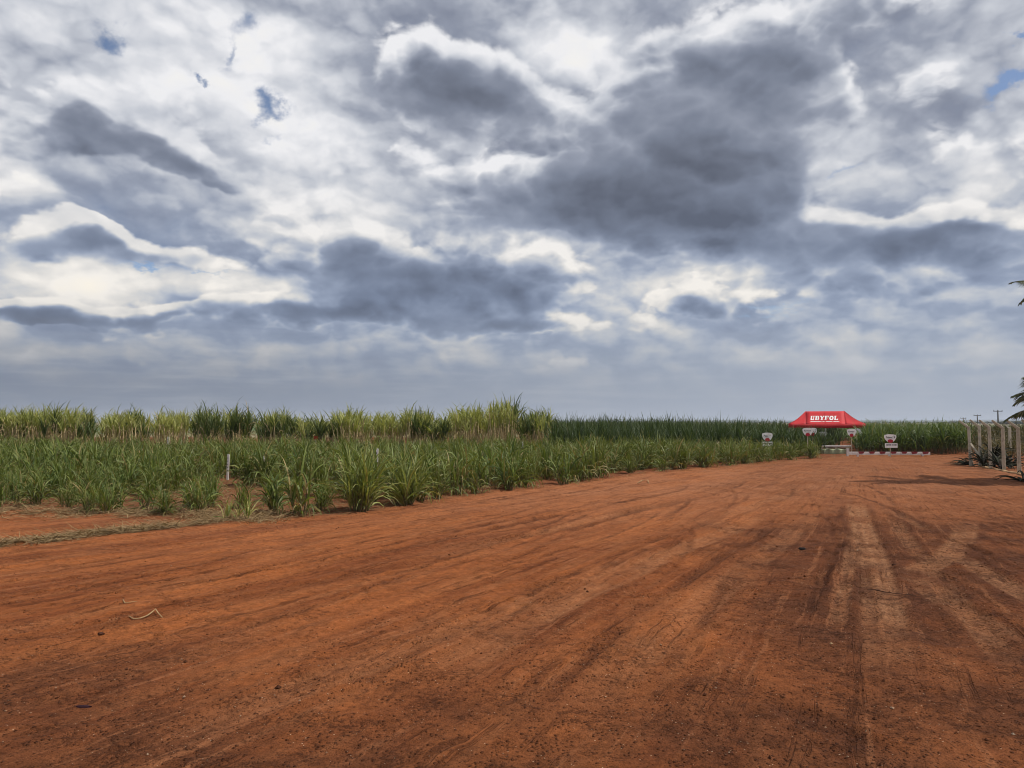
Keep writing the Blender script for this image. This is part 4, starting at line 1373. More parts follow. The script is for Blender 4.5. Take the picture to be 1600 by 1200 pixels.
def tent():
    d = 55.0
    k = d / F_PX
    cx = (1290 - 800) * k
    g0 = gz(cx, d)
    eave = CAM_H + (660 - 662.5) * k - g0
    ridge = CAM_H + (660 - 642.2) * k - g0
    kx = k * .925                      # it faces the viewer, so seen at a slant to the view axis
    w, r = 121 * kx / 2, 62 * kx / 2
    off = (1288.5 - 1290) * kx
    dep = 3.0
    rot = math.radians(-21)
    root = empty('canopy_tent', (cx * 56.4 / 55, 56.4, g0), rot, 'red pop-up canopy tent with white lettering standing over the cane plots', 'tent')
    # hip roof with four slopes that sag a little between ridge and eaves
    y0, y1, ym = -dep / 2, dep / 2, 0.0
    def slope(name, A, B, C, D, nu=8, nv=8, sa=.09, sb=.09):
        bm = bmesh.new()
        g = []
        for j in range(nv + 1):
            row = []
            for i in range(nu + 1):
                u, v = i / nu, j / nv
                p = (A * (1 - u) + B * u) * (1 - v) + (D * (1 - u) + C * u) * v
                s = math.sin(math.pi * v) * (sa * (1 - u) + sb * u) + math.sin(math.pi * u) ** 2 * (1 - v) * .035
                row.append(bm.verts.new(p - Vector((0, 0, s))))
            g.append(row)
        for j in range(nv):
            for i in range(nu):
                bm.faces.new((g[j][i], g[j][i + 1], g[j + 1][i + 1], g[j + 1][i]))
        bmesh.ops.remove_doubles(bm, verts=bm.verts, dist=.0005)
        o = bm_obj(name, bm, M_CANVAS, root, True)
        o.modifiers.new('thickness', 'SOLIDIFY').thickness = .006
        return o
    def seam(P, Q, s):
        bm = bmesh.new()
        pts = [P.lerp(Q, t) - Vector((0, 0, math.sin(math.pi * t) * s - .008)) for t in np.linspace(0, 1, 9)]
        add_tube(bm, pts, .011, 5)
        bm_obj('seam', bm, M_CANVAS, root, True)
    e = [Vector((-w, y0, eave)), Vector((w, y0, eave)), Vector((w, y1, eave)), Vector((-w, y1, eave))]
    R0, R1 = Vector((-r + off, ym, ridge)), Vector((r + off, ym, ridge))
    for sgn, y in ((0, y0), (1, y1)):
        f0, f1 = Vector((-r + off, y, eave)), Vector((r + off, y, eave))
        c0, c1 = (e[0], e[1]) if y == y0 else (e[3], e[2])
        slope('roof_slope', f0, f1, R1, R0)
        slope('roof_corner', c0, f0, R0, R0, sa=.11)
        slope('roof_corner', f1, c1, R1, R1, sb=.11)
        for P, Q, s in ((f0, R0, .09), (f1, R1, .09), (c0, R0, .11), (c1, R1, .11), ((f0 + f1) / 2, (R0 + R1) / 2, .09)):
            seam(P, Q, s)
    slope('roof_end', e[1], e[2], R1, R1, sa=.11, sb=.11)
    slope('roof_end', e[3], e[0], R0, R0, sa=.11, sb=.11)
    # valances hang from the eaves
    for a, b in ((0, 1), (1, 2), (2, 3), (3, 0)):
        bm = bmesh.new()
        n = 16
        prev = None
        out = ((e[a] + e[b]) / 2); out.z = 0; out.normalize()
        for i in range(n + 1):
            p = e[a].lerp(e[b], i / n)
            s = .035 * math.sin(math.pi * i / n) ** 2
            wv = out * (.012 * math.sin(i * 2.3))
            top = bm.verts.new(p + out * .008 - Vector((0, 0, s - .01)))
            bot = bm.verts.new(p + out * .012 + wv - Vector((0, 0, .27 + s * .5 + .012 * math.sin(i * 1.7))))
            if prev: bm.faces.new((prev[0], top, bot, prev[1]))
            prev = (top, bot)
        v = bm_obj('valance', bm, M_CANVAS, root, True)
        v.modifiers.new('thickness', 'SOLIDIFY').thickness = .005
    for x in (-w + .03, off, w - .03):
        for y in (y0 + .03, y1 - .03):
            bm = bmesh.new()
            add_box(bm, Vector((x, y, eave / 2 - .03)), (.045, .045, eave + .02))
            add_box(bm, Vector((x, y, .01)), (.11, .11, .015))
            bm_obj('leg', bm, M_STEEL, root)
    # frame: eave bars and ridge bar
    bm = bmesh.new()
    for a, b in ((0, 1), (1, 2), (2, 3), (3, 0)):
        add_tube(bm, [e[a] * .995 - Vector((0, 0, .05)), e[b] * .995 - Vector((0, 0, .05))], .016, 5)
    add_tube(bm, [R0 - Vector((0, 0, .05)), R1 - Vector((0, 0, .05))], .016, 5)
    bm_obj('frame', bm, M_STEEL, root)
    # the name on the front slope: heavy slanted capitals with serifs
    up = (R0 - e[0]); up.x = 0
    H = up.length
    up.normalize()
    nrm = Vector((0, -up.z, up.y))
    def plane(u, v):       # point on the sagging slope, just proud of it
        t = v / H
        return Vector((u, y0, eave)) + up * v - Vector((0, 0, math.sin(math.pi * t) * .09 + .03 * (1 - t))) + nrm * .02
    x0, x1 = (1265 - 1290) * kx, (1310 - 1290) * kx
    z_lo, z_hi = H * .40, H * .70
    lw, gap = (x1 - x0) / 6, .03
    bar, ser = .36, .14
    glyph = {   # strokes in a unit box: quads
        'U': [[(.06, .2), (.36, .2), (.36, 1), (.06, 1)], [(.66, .2), (.84, .2), (.84, 1), (.66, 1)], [(.10, .0), (.80, .0), (.84, .22), (.06, .22)], [(0, .88), (.44, .88), (.44, 1), (0, 1)], [(.58, .88), (.96, .88), (.96, 1), (.58, 1)]],
        'B': [[(.08, 0), (.38, 0), (.38, 1), (.08, 1)], [(0, 0), (.72, 0), (.80, .14), (0, .14)], [(0, .86), (.80, .86), (.72, 1), (0, 1)], [(.3, .44), (.76, .44), (.76, .58), (.3, .58)], [(.66, .08), (.94, .10), (.94, .46), (.66, .48)], [(.64, .54), (.90, .56), (.90, .88), (.64, .92)]],
        'Y': [[(.34, 0), (.64, 0), (.64, .48), (.34, .48)], [(.34, .42), (.64, .42), (.34, 1), (.02, 1)], [(.40, .42), (.64, .42), (.96, 1), (.74, 1)], [(.22, 0), (.76, 0), (.76, .12), (.22, .12)], [(-.04, .88), (.44, .88), (.44, 1), (-.04, 1)], [(.64, .88), (1.02, .88), (1.02, 1), (.64, 1)]],
        'F': [[(.10, 0), (.40, 0), (.40, 1), (.10, 1)], [(0, .86), (.94, .86), (.94, 1), (0, 1)], [(.80, .68), (.94, .68), (.94, .9), (.80, .9)], [(.3, .44), (.72, .44), (.72, .57), (.3, .57)], [(0, 0), (.52, 0), (.52, .12), (0, .12)]],
        'O': [[(.02, .25), (.32, .20), (.32, .80), (.02, .75)], [(.66, .20), (.96, .25), (.96, .75), (.66, .80)], [(.22, 0), (.76, 0), (.96, .28), (.02, .28)], [(.02, .72), (.96, .72), (.76, 1), (.22, 1)]],
        'L': [[(.10, 0), (.40, 0), (.40, 1), (.10, 1)], [(0, .88), (.52, .88), (.52, 1), (0, 1)], [(0, 0), (.94, 0), (.94, .15), (0, .15)], [(.78, .1), (.94, .1), (.94, .36), (.78, .36)]]}
    def quad(q, du, z0, z1, wid):
        f = []
        for lift in (.0, .006):
            f.append([bm.verts.new(plane(du + u * wid + (v - .5) * .16 * wid, z0 + (z1 - z0) * v) + nrm * lift) for u, v in q])
        n = len(q)
        bm.faces.new(f[1]); bm.faces.new(f[0][::-1])
        for i in range(n): bm.faces.new((f[0][i], f[0][(i + 1) % n], f[1][(i + 1) % n], f[1][i]))
    for i, ch in enumerate('UBYFOL'):
        bm = bmesh.new()
        for q in glyph[ch]:
            quad(q, x0 + lw * i, z_lo, z_hi, lw - gap)
        bm_obj('letter', bm, M_PRINT, root)
    bm = bmesh.new()
    for a, b in ((0, .38), (.42, .49), (.53, .76), (.80, 1.0)):
        quad([(0, 0), (1, 0), (1, 1), (0, 1)], x0 + (x1 - x0) * a, H * .25, H * .29, (x1 - x0) * (b - a))
    bm_obj('small_print', bm, M_PRINT, root)['kind'] = 'stuff'


tent()


def barriers():
    d = 43.0
    k = d / F_PX
    a, b = at_depth(1326, 712, d), at_depth(1453, 712.5, d - .2)
    L = (b - a).length
    g0 = gz((a.x + b.x) / 2, d)
    root = empty('striped_barrier', (a.x, a.y, g0), math.atan2(b.y - a.y, b.x - a.x), 'long low white barrier with red patches lying along the end of the road', 'barrier')
    bm = bmesh.new()
    add_box(bm, Vector((L / 2, 0, .165)), (L, .10, .17))
    bmesh.ops.bevel(bm, geom=bm.edges, offset=.012, segments=1, affect='EDGES')
    bm_obj('rail', bm, M_RAIL, root)
    for px in (1345, 1361, 1377.5, 1394, 1410, 1426, 1443):
        x = (px - 1326) * k
        bm = bmesh.new()
        q = .8 + .4 * ((px * 7.3) % 1)
        poly_prism(bm, [(-.17 * q, .055), (.17, .055), (.10, -.045), (-.12 * q, -.055 * q)], .012, upright(x, .200, -.054))
        add_box(bm, Vector((x, 0, .2545)), (.34, .104, .010))
        bm_obj('red_patch', bm, M_RAILRED, root)
    for x in (.5, L * .5, L - .4):
        bm = bmesh.new()
        add_box(bm, Vector((x, .0, .02)), (.12, .09, .115))
        bm_obj('block', bm, M_RAIL, root)
    bm = bmesh.new()
    add_box(bm, Vector((-.06, 0, .18)), (.11, .12, .52))
    bm_obj('end_post', bm, M_RAIL, root)
    # the second one runs back at the far side of the bare strip
    a, b = at_depth(1281, 697.5, 48.0), at_depth(1331, 697.5, 47.4)
    L = (b - a).length
    g0 = gz((a.x + b.x) / 2, 47.7)
    z = (a.z + b.z) / 2 - g0
    root = empty('white_barrier', (a.x, a.y, g0), math.atan2(b.y - a.y, b.x - a.x), 'plain pale rail standing above the green sheet, left of the striped barrier', 'barrier')
    bm = bmesh.new()
    add_box(bm, Vector((L / 2, 0, z)), (L, .12, .12))
    bmesh.ops.bevel(bm, geom=bm.edges, offset=.012, segments=1, affect='EDGES')
    bm_obj('rail', bm, M_RAIL, root)
    for x in (.12, L * .5, L - .15):
        bm = bmesh.new()
        add_box(bm, Vector((x, .0, (z - .07) / 2 - .02)), (.08, .08, z - .03))
        bm_obj('leg', bm, M_BATTEN, root)
    # low pale green sheet in front of it, its top edge sagging
    a, b = at_depth(1279, 710, 45.2), at_depth(1323, 711, 44.9)
    L = (b - a).length
    g0 = gz((a.x + b.x) / 2, 45)
    root = empty('green_sheet_fence', (a.x, a.y, g0), math.atan2(b.y - a.y, b.x - a.x), 'low pale green sheet stretched between short stakes below the plain rail', 'screen')
    bm = bmesh.new()
    n, rows = 20, []
    for j in range(5):
        rows.append([bm.verts.new((L * i / n, .03 * math.sin(i * 1.1 + j * .4), -.03 + (.37 - .03 * math.sin(math.pi * ((i % 7) / 7))) * j / 4)) for i in range(n + 1)])
    for j in range(4):
        for i in range(n):
            bm.faces.new((rows[j][i], rows[j][i + 1], rows[j + 1][i + 1], rows[j + 1][i]))
    s = bm_obj('sheet', bm, M_PANEL, root, True)
    s.modifiers.new('thickness', 'SOLIDIFY').thickness = .008
    for i in range(4):
        bm = bmesh.new()
        add_box(bm, Vector((L * i / 3, .06, .17)), (.035, .035, .44))
        bm_obj('stake', bm, M_BATTEN, root)


barriers()


def stakes():
    spec = [(356.5, 710, 742, 25.0, 'tallest white stake standing in the low cane at the left', .075),
            (588.5, 701, 722, 21.0, 'white stake behind the largest pale cane clump', .07),
            (816, 690.5, 700, 33.0, 'small pale stake in the low cane near the foot of the tall stand', .06),
            (262.5, 682.5, 691, 34.5, 'small white marker at the foot of the third tall stand', .09),
            (411, 713, 717, 24.0, 'low white marker chip among cane right of the tallest stake', .07)]
    for px, a, b, d, label, w in spec:
        t = at_depth(px, a, d)
        g0 = gz(t.x, d)
        root = empty('white_stake', (t.x, d, g0), 0, label, 'stake', 'white marker stakes')
        h = t.z - g0
        bm = bmesh.new()
        add_box(bm, Vector((0, 0, h / 2 - .08)), (w, .03, h + .16), Matrix.Rotation(.02, 3, 'Y'))
        bmesh.ops.bevel(bm, geom=bm.edges, offset=.004, segments=1, affect='EDGES')
        bm_obj('board', bm, M_RAIL, root)
        if h > .8:
            bm = bmesh.new()
            for q in range(5):
                add_box(bm, Vector((0, -.0165, h - .12 - q * .10)), (w * .30, .003, .035))
            bm_obj('lettering', bm, M_INK, root)['kind'] = 'stuff'
    t = at_depth(493, 684, 36.6)
    g0 = gz(t.x, t.y)
    root = empty('red_marker', (t.x, t.y, g0), 0, 'small dark red marker board among the tall cane stalks', 'marker')
    bm = bmesh.new()
    add_box(bm, Vector((0, 0, t.z - g0)), (.20, .02, .16))
    bm_obj('board', bm, simple_mat('marker_red', (0.28, 0.028, 0.012), .6, .2), root)
    bm = bmesh.new()
    add_box(bm, Vector((0, .025, (t.z - g0) / 2)), (.03, .03, t.z - g0 + .1))
    bm_obj('post', bm, M_BATTEN, root)


stakes()


# ------------------------------------------------------------------ concrete fence on the right
def fence():
    posts = [  # base px, base py, head px, head py, arm?
        (1517, 727, 1513.5, 668, 1), (1531.5, 727.5, 1530, 666.5, 1), (1548, 731, 1545.5, 667.5, 1), (1569, 735.5, 1566.5, 668.5, 1), (1593, 741.5, 1590.5, 669, 1)]
    B = []
    for bx, by, hx, hy, arm in posts:
        g = ground(bx, by)
        B.append((g, at_depth(hx, hy, g.y)))
    # the line goes on towards the viewer, outside the photograph
    step = (B[-1][0] - B[-2][0])
    for k in (1, 2):
        g = B[4][0] + step * k
        B.append((g, Vector((g.x - .05, g.y, B[4][1].z))))
    origin = B[0][0]
    root = empty('concrete_fence', origin, 0, 'row of pale concrete fence posts with slanted heads along the right road edge', 'fence')
    heads = []
    for i, (g, h) in enumerate(B):
        bm = bmesh.new()
        w = .112
        b0 = Vector((g.x, g.y, gz(g.x, g.y) - .25)) - origin
        hd = Vector((h.x, h.y, h.z)) - origin
        # arm leans out over the road
        nxt = (B[4][0] - B[1][0]).normalized()
        outw = Vector((nxt.y, -nxt.x, 0)).normalized()
        if outw.x > 0: outw = -outw
        tip = hd + outw * .36 + Vector((0, 0, .30))
        heads.append((b0, hd, tip))
        def ring(c, ax):
            e = nxt * w / 2
            f = ax * w / 2
            return [bm.verts.new(c + s * e + t * f) for s, t in ((-1, -1), (1, -1), (1, 1), (-1, 1))]
        rings = [ring(b0, outw), ring(hd, (outw - Vector((0, 0, .45))).normalized()), ring(tip, Vector((outw.x * .64, outw.y * .64, -.77)))]
        rings[2] = [v for v in rings[2]]
        for v in rings[2]: v.co = tip + (v.co - tip) * .62
        for q0, q1 in zip(rings, rings[1:]):
            for k in range(4): bm.faces.new((q0[k], q0[(k + 1) % 4], q1[(k + 1) % 4], q1[k]))
        bm.faces.new(rings[0][::-1]); bm.faces.new(rings[2])
        bmesh.ops.bevel(bm, geom=[e for e in bm.edges], offset=.010, segments=1, affect='EDGES')
        bm_obj('post', bm, M_CONC, root)
    # slanting braces of the corner post and its neighbour
    for i, t0, dx in ((0, .66, .50), (1, .52, .0)):
        b0, hd, _ = heads[i]
        foot = b0 + Vector((.42 if i == 0 else -.02, -.55 if i == 0 else -.5, .2))
        bm = bmesh.new()
        s = b0.lerp(hd, t0)
        add_tube(bm, [s, s.lerp(foot, .5), foot], .055, 4)
        if i == 0: bm_obj('brace', bm, M_CONC, root)
        else: bm.free()
    # strands through the posts and the slanted heads
    for f in (.22, .40, .58, .76, .93):
        bm = bmesh.new()
        add_tube(bm, [b.lerp(h, f) for b, h, t in heads], .0025, 4)
        bm_obj('wire', bm, M_WIRE, root)
    for f in (.35, .9):
        bm = bmesh.new()
        add_tube(bm, [h.lerp(t, f) for b, h, t in heads], .0025, 4)
        bm_obj('barbed_wire', bm, M_WIRE, root)
    # low kerb of yellowed concrete at the foot
    bm = bmesh.new()
    prev = None
    ks = []
    for i in range(1, len(B)):
        ks.append(B[i][0])
    pts = []
    for q0, q1 in zip(ks, ks[1:]):
        for t in np.linspace(0, 1, 5)[:-1]: pts.append(q0.lerp(q1, t))
    pts.append(ks[-1])
    kr = np.random.default_rng(3)
    for p in pts:
        z = gz(p.x, p.y)
        o = Vector((-.10, 0, 0))
        hh = .045 + kr.uniform(-.02, .02)
        c = Vector((p.x, p.y, z)) - origin
        row = [bm.verts.new(c + Vector((-.17, -.03, -.12))), bm.verts.new(c + Vector((-.16, -.03, hh - .02))), bm.verts.new(c + Vector((-.13, -.02, hh))), bm.verts.new(c + Vector((.04, .02, hh))), bm.verts.new(c + Vector((.06, .02, -.12)))]
        if prev:
            for k in range(4): bm.faces.new((prev[k], prev[k + 1], row[k + 1], row[k]))
        else: first = row
        prev = row
    bm.faces.new(first); bm.faces.new(prev[::-1])
    bm_obj('kerb', bm, M_KERB, root)
    # a lone post of the far side of the same enclosure
    g = at_depth(1578.5, 708, 41.0)
    h = at_depth(1577.5, 668, 41.0)
    root = empty('concrete_post', (g.x, g.y, gz(g.x, g.y)), 0, 'single weathered concrete post standing behind the fence row in the brush', 'post')
    z1 = h.z - gz(g.x, g.y)
    bm = bmesh.new()
    add_box(bm, Vector((0, 0, z1 / 2 - .2)), (.12, .12, z1 + .4))
    bmesh.ops.bevel(bm, geom=bm.edges, offset=.012, segments=1, affect='EDGES')
    bm_obj('shaft', bm, M_CONC, root)
    bm = bmesh.new()
    add_tube(bm, [(0, 0, z1 - .06), (0, .3, z1 + .14)], [.055, .04], 4)
    bm_obj('slanted_head', bm, M_CONC, root)


fence()


def strap_plant(px, py, n, length, label, seed, lift=0.0, rise=(.35, 1.45)):
    r = np.random.default_rng(seed)
    g = ground(px, py)
    g0 = gz(g.x, g.y)
    root = empty('strap_leaved_plant', (g.x, g.y, g0), r.uniform(0, 6), label, 'plant', 'dark strap-leaved plants at the fence')
    for k in range(n):
        a = r.uniform(0, 2 * math.pi)
        t = r.uniform(*rise)
        dr = r.uniform(.7, 1.9)
        L = length * r.uniform(.6, 1.1)
        pts, p, ph = [], Vector((.06 * math.cos(a), .06 * math.sin(a), lift * r.uniform(0, 1))), t
        S = 6
        kink = r.uniform(-.5, .5)
        for s in range(S + 1):
            pts.append(p.copy())
            a2 = a + kink * s / S
            ph = t + dr * (s / S) ** 1.4
            p = p + Vector((math.sin(ph) * math.cos(a2), math.sin(ph) * math.sin(a2), math.cos(ph))) * (L / S)
            p.z = max(p.z, .03)
        bm = bmesh.new()
        add_tube(bm, pts, [.034, .042, .042, .038, .030, .020, .006], 6, flat=.45)
        bm_obj('leaf', bm, M_STRAP, root, True)
    bm = bmesh.new()
    add_tube(bm, [(0, 0, -.1), (.02, 0, .12 + lift * .6), (.0, .02, .2 + lift)], [.07, .06, .045], 7)
    bm_obj('stem', bm, M_BARK, root, True)


strap_plant(1518, 726, 22, 1.2, 'dark plant with long straps sprawling at the foot of the corner fence post', 4, rise=(.9, 1.5))
strap_plant(1553, 728, 38, 1.25, 'tallest dark strap-leaved plant, bushy between the middle fence posts', 9, lift=.45, rise=(.3, 1.3))
strap_plant(1579, 731, 24, 1.0, 'dark strap-leaved plant beside the fourth fence post, behind the kerb', 15, lift=.2)
strap_plant(1538, 729, 24, 1.0, 'dark strap-leaved plant between the second and third fence posts', 27, lift=.25, rise=(.3, 1.2))
strap_plant(1564, 733, 26, 1.0, 'dark strap-leaved plant between the third and fourth fence posts', 33, lift=.2, rise=(.3, 1.3))
strap_plant(1601, 752, 24, .9, 'dark strap-leaved plant at the right border of the view, before the nearest post', 21, rise=(.4, 1.5))


def palm(base, H, aims, label, seed, n_free=10, Lf=(2.1, 2.8)):
    r = np.random.default_rng(seed)
    base = Vector(base)
    base.z = gz(base.x, base.y)
    root = empty('palm_tree', base, 0, label, 'tree', 'palms along the fence')
    bm = bmesh.new()
    pts = [(.10 * math.sin(t * 2), .05 * t, H * t - .1) for t in np.linspace(0, 1, 14)]
    rad = [.19 - .07 * t + (.012 if i % 2 else -.006) for i, t in enumerate(np.linspace(0, 1, 14))]
    add_tube(bm, pts, rad, 12)
    bm_obj('trunk', bm, M_BARK, root, True)
    top = Vector(pts[-1])
    W = base + top
    # fronds that reach into the view, then the rest of the crown
    spec = [(at_depth(px, py, d) - W, up) for px, py, d, up in aims]
    for k in range(n_free):
        a = math.radians(215 + 285 * k / n_free + r.uniform(-9, 9))
        L, dz = r.uniform(*Lf), r.uniform(-1.2, 1.3)
        spec.append((Vector((L * math.cos(a), L * math.sin(a), dz)), r.uniform(.5, 1.2)))
    for tip, up in spec:
        a = math.atan2(tip.y, tip.x)
        S = 14
        mid = tip * .5 + Vector((0, 0, up))
        pts = [top + mid * (2 * t * (1 - t)) + tip * (t * t) for t in np.linspace(0, 1, S + 1)]
        dirs = [(pts[min(i + 1, S)] - pts[max(i - 1, 0)]).normalized() for i in range(S + 1)]
        bm = bmesh.new()
        add_tube(bm, pts, [.032 * (1 - .85 * s / S) + .003 for s in range(S + 1)], 5)
        fr = bm_obj('frond', bm, M_BARK, root, True)
        n = 64
        t = np.repeat(np.linspace(.12, .995, n), 2)
        sg = np.tile([1, -1], n)
        N = 2 * n
        idx = t * S
        i0 = np.minimum(idx.astype(int), S - 1)
        f = idx - i0
        PP, DD = np.array(pts), np.array(dirs)
        Pb = PP[i0] * (1 - f)[:, None] + PP[i0 + 1] * f[:, None]
        D = DD[i0]
        lat = np.array([-math.sin(a), math.cos(a), 0])[None] * sg[:, None]
        dirv = lat * .85 + D * (.45 + .9 * t[:, None] ** 2) + np.array([[0, 0, -.28]]) + r.normal(0, .10, (N, 3))
        dirv /= np.linalg.norm(dirv, axis=1, keepdims=True)
        laz = np.arctan2(dirv[:, 1], dirv[:, 0])
        ltl = np.arccos(np.clip(dirv[:, 2], -1, 1))
        ll = (.62 * np.sin(np.clip(t * 1.1 + .12, 0, 1) * math.pi) ** .6 + .12) * r.uniform(.8, 1.1, N)
        V, Q, c = ribbons(Pb, laz, ltl, ll, r.uniform(.5, 1.2, N), np.full(N, .055), 3, r.normal(.6, .5, N), r.uniform(0, 1, N), (r.uniform(0, 1, N) < .12) * .8)
        lf = link('leaflets', np_mesh('leaflets', V, Q, colors=c), fr, M_PALM)
        lf['kind'] = 'stuff'


palm((18.5, 24.6, 0), 5.9, ((1594, 474, 24.3, 1.2), (1605, 392, 23.9, 1.2), (1606, 520, 25.0, .7), (1604, 440, 23.0, 1.0)), 'taller palm whose frond tips show high at the right border', 11)
palm((17.35, 24.0, 0), 2.15, ((1583, 619, 23.8, .75), (1570, 657, 24.4, .62), (1600, 590, 23.2, .9), (1603, 668, 24.8, .55)), 'low young palm whose feathery fronds hang over the fence tops', 17, 9, (1.4, 2.2))


# ------------------------------------------------------------------ power line far off
def power_poles():
    spec = [(1559, 641.5, 300, 14, 'nearest and tallest dark utility pole with a cross-arm beyond the fence'),
            (1527, 648.5, 390, 11.5, 'second utility pole with a cross-arm, counted from the right'),
            (1505, 653, 500, 9, 'third utility pole from the right, behind the corner fence post'),
            (1488, 658.2, 660, 8.5, 'fourth utility pole from the right, its cross-arm just above the cane'),
            (1475, 660.2, 820, 5.5, 'farthest tiny utility pole, left end of the line')]
    for px, ytop, d, w, label in spec:
        t = at_depth(px, ytop, d)
        root = empty('utility_pole', (t.x, d, -.3), 0, label, 'pole', 'utility poles beyond the cane')
        h = t.z + .3
        bm = bmesh.new()
        add_tube(bm, [(0, 0, -.5), (0, 0, h + .1)], [.32, .24], 8)
        bm_obj('shaft', bm, M_POLE, root, True)
        W = w * d / F_PX
        bm = bmesh.new()
        add_box(bm, Vector((0, -.1, h - .25)), (W, .22, .28))
        bm_obj('cross_arm', bm, M_POLE, root)
        for s in (-.46, 0, .46):
            bm = bmesh.new()
            add_tube(bm, [(W * s, -.1, h - .1), (W * s, -.1, h + .3)], [.12, .09], 6)
            bm_obj('insulator', bm, M_POLE, root)


power_poles()


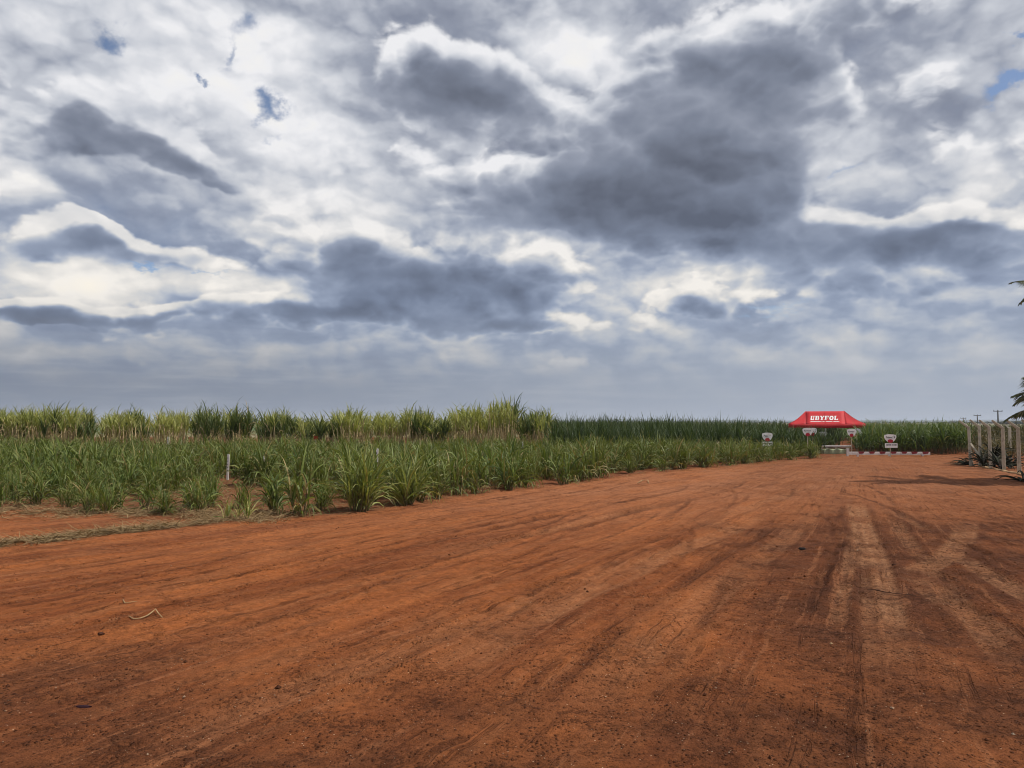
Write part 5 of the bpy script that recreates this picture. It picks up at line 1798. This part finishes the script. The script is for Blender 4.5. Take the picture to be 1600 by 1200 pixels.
# ------------------------------------------------------------------ loose things on the road
def litter():
    # dry piece of cane leaf, bent in the middle
    def stalk(px, py, pts_px, label, r0, mat, name='dry_leaf_strip', cat='dry leaf'):
        g = ground(px, py)
        root_z = gz(g.x, g.y)
        bm = bmesh.new()
        P = []
        for x, y, lift in pts_px:
            q = ground(x, y)
            P.append(Vector((q.x - g.x, q.y - g.y, gz(q.x, q.y) - root_z + lift)))
        n = len(P)
        add_tube(bm, P, [r0 * (.35 + .65 * math.sin(math.pi * (.15 + .8 * i / max(1, n - 1)))) for i in range(n)], 6, flat=.45)
        o = bm_obj(name, bm, mat, None, True)
        o.location = (g.x, g.y, root_z)
        tag(o, label, cat)
    straw = simple_mat('bleached_straw', (0.36, 0.25, 0.125), .8, .15, var=.3)
    twig = simple_mat('dark_twig', (0.07, 0.035, 0.022), .9, .1, var=.3)
    stalk(230, 963, [(201, 965, .012), (209, 967, .01), (219, 966, .014), (230, 962, .02), (238, 959, .03), (243, 957, .035), (247, 959, .03), (254, 963, .012)], 'bleached bent leaf strip lying on the left of the dirt road', .009, straw)
    stalk(206, 943, [(192, 941, .01), (195, 945, .012), (204, 944, .016), (214, 942, .01)], 'small pale straw piece beyond the bent leaf strip', .007, straw)
    stalk(1390, 926, [(1356, 920, .012), (1368, 923, .018), (1382, 926, .014), (1396, 929, .02), (1410, 930, .014), (1432, 931, .012)], 'thin dark twig lying across the tyre track on the right', .010, twig, 'twig', 'twig')
    stalk(1008, 752, [(996, 756, .03), (1003, 753, .05), (1012, 752, .04), (1014, 756, .01)], 'pale dry cane piece lying at the middle of the road edge', .02, straw)
    r = np.random.default_rng(2)
    def lump(px, py, size, label, col, name='soil_clod', cat='clod'):
        g = ground(px, py)
        bm = bmesh.new()
        bmesh.ops.create_icosphere(bm, subdivisions=2, radius=1)
        for v in bm.verts:
            v.co *= r.uniform(.72, 1.2)
            v.co.z = max(v.co.z, -.5)
        bmesh.ops.transform(bm, matrix=Matrix.Diagonal((size[0], size[1], size[2], 1)), verts=bm.verts)
        o = bm_obj(name, bm, simple_mat(name + '_soil', col, .95, .1, var=.35, scale=30), None, False)
        o.location = (g.x, g.y, gz(g.x, g.y) + size[2] * .35)
        tag(o, label, cat)
    lump(1253, 857, (.062, .035, .028), 'black lump lying alone on the road left of the tyre tracks', (0.022, 0.019, 0.018))
    lump(131, 1099, (.052, .013, .011), 'thin dark purplish scrap on the soil at the lower left', (0.045, 0.020, 0.026), 'dark_scrap', 'scrap')
    lump(1397, 883, (.03, .02, .013), 'small dark clod on the pale tyre track at the right', (0.055, 0.024, 0.016))
    lump(158, 990, (.03, .022, .016), 'brown soil clod left of and below the bent leaf strip', (0.075, 0.03, 0.018))
    lump(1299, 1004, (.014, .011, .008), 'single pale pebble on the brown soil right of centre', (0.50, 0.36, 0.20), 'pebble', 'pebble')
    # crumbs of soil and small stones in their thousands
    rr = np.random.default_rng(31)
    X, Y, S = [], [], []
    n = 80000
    y = 3.9 + 22 * rr.uniform(0, 1, n) ** 2.2
    x = rr.uniform(-.72, .72, n) * y
    dens = fbm2(x * .8, y * .8, 4, 201)
    ru, rv = road_uv(x, y)
    lines = fbm2(ru * 3.2, rv * .22, 3, 203)
    damp_shade = sstep(x - .28 * y, .0, 4) * .3 + sstep(y, 8, 4.5) * .25
    ok = (rr.uniform(0, 1, n) < np.clip((dens - .47) * 3.0 + (lines - .55) * 2.2 + damp_shade, .02, 1) * .8) & (y < edge_y(x) - .1)
    x, y = x[ok], y[ok]
    m = len(x)
    size = np.clip(rr.lognormal(-5.75, .6, m), .0015, .024)
    z = np.array([gz(a, b) for a, b in zip(x, y)])
    octa = np.array([(1, 0, 0), (0, 1, 0), (-1, 0, 0), (0, -1, 0), (0, 0, 1), (0, 0, -1)], float)
    V = octa[None] * size[:, None, None] * rr.uniform(.55, 1.3, (m, 6, 3)) * np.array([1, 1, .75])
    th = rr.uniform(0, 6.28, m)
    c, s = np.cos(th)[:, None], np.sin(th)[:, None]
    W = np.stack([V[..., 0] * c - V[..., 1] * s, V[..., 0] * s + V[..., 1] * c, V[..., 2]], -1)
    W += np.stack([x, y, z + size * .3], -1)[:, None]
    F = np.array([(0, 1, 4), (1, 2, 4), (2, 3, 4), (3, 0, 4), (1, 0, 5), (2, 1, 5), (3, 2, 5), (0, 3, 5)])
    Q = (np.arange(m) * 6)[:, None, None] + F[None]
    tint = np.repeat(rr.uniform(0, 1, m), 6)
    mt, g, out = new_mat('soil_crumb')
    f = g.attr('tint')
    col = g.ramp(f, [(0.0, (0.055, 0.021, 0.011)), (0.55, (0.105, 0.040, 0.019)), (0.97, (0.16, 0.06, 0.028)), (0.99, (0.30, 0.20, 0.13)), (1.0, (0.42, 0.32, 0.22))])
    principled(g, out, col, .95, .1)
    me = np_mesh('soil_crumbs', W.reshape(-1, 3), Q.reshape(-1, 3), floats={'tint': tint}, smooth=False)
    tag(link('soil_crumbs', me, mat=mt), kind='stuff')


litter()


# ------------------------------------------------------------------ air
def haze():
    m = bpy.data.materials.new('pale_air')
    m.use_nodes = True
    t = m.node_tree
    t.nodes.clear()
    out = t.nodes.new('ShaderNodeOutputMaterial')
    v = t.nodes.new('ShaderNodeVolumePrincipled')
    v.inputs['Color'].default_value = (0.80, 0.87, 1.0, 1)
    v.inputs['Density'].default_value = 0.00016
    v.inputs['Anisotropy'].default_value = 0.0
    t.links.new(v.outputs[0], out.inputs['Volume'])
    bm = bmesh.new()
    add_box(bm, Vector((0, 0, 24.0)), (19000, 19000, 52.0))
    tag(bm_obj('haze', bm, m), kind='stuff')


haze()
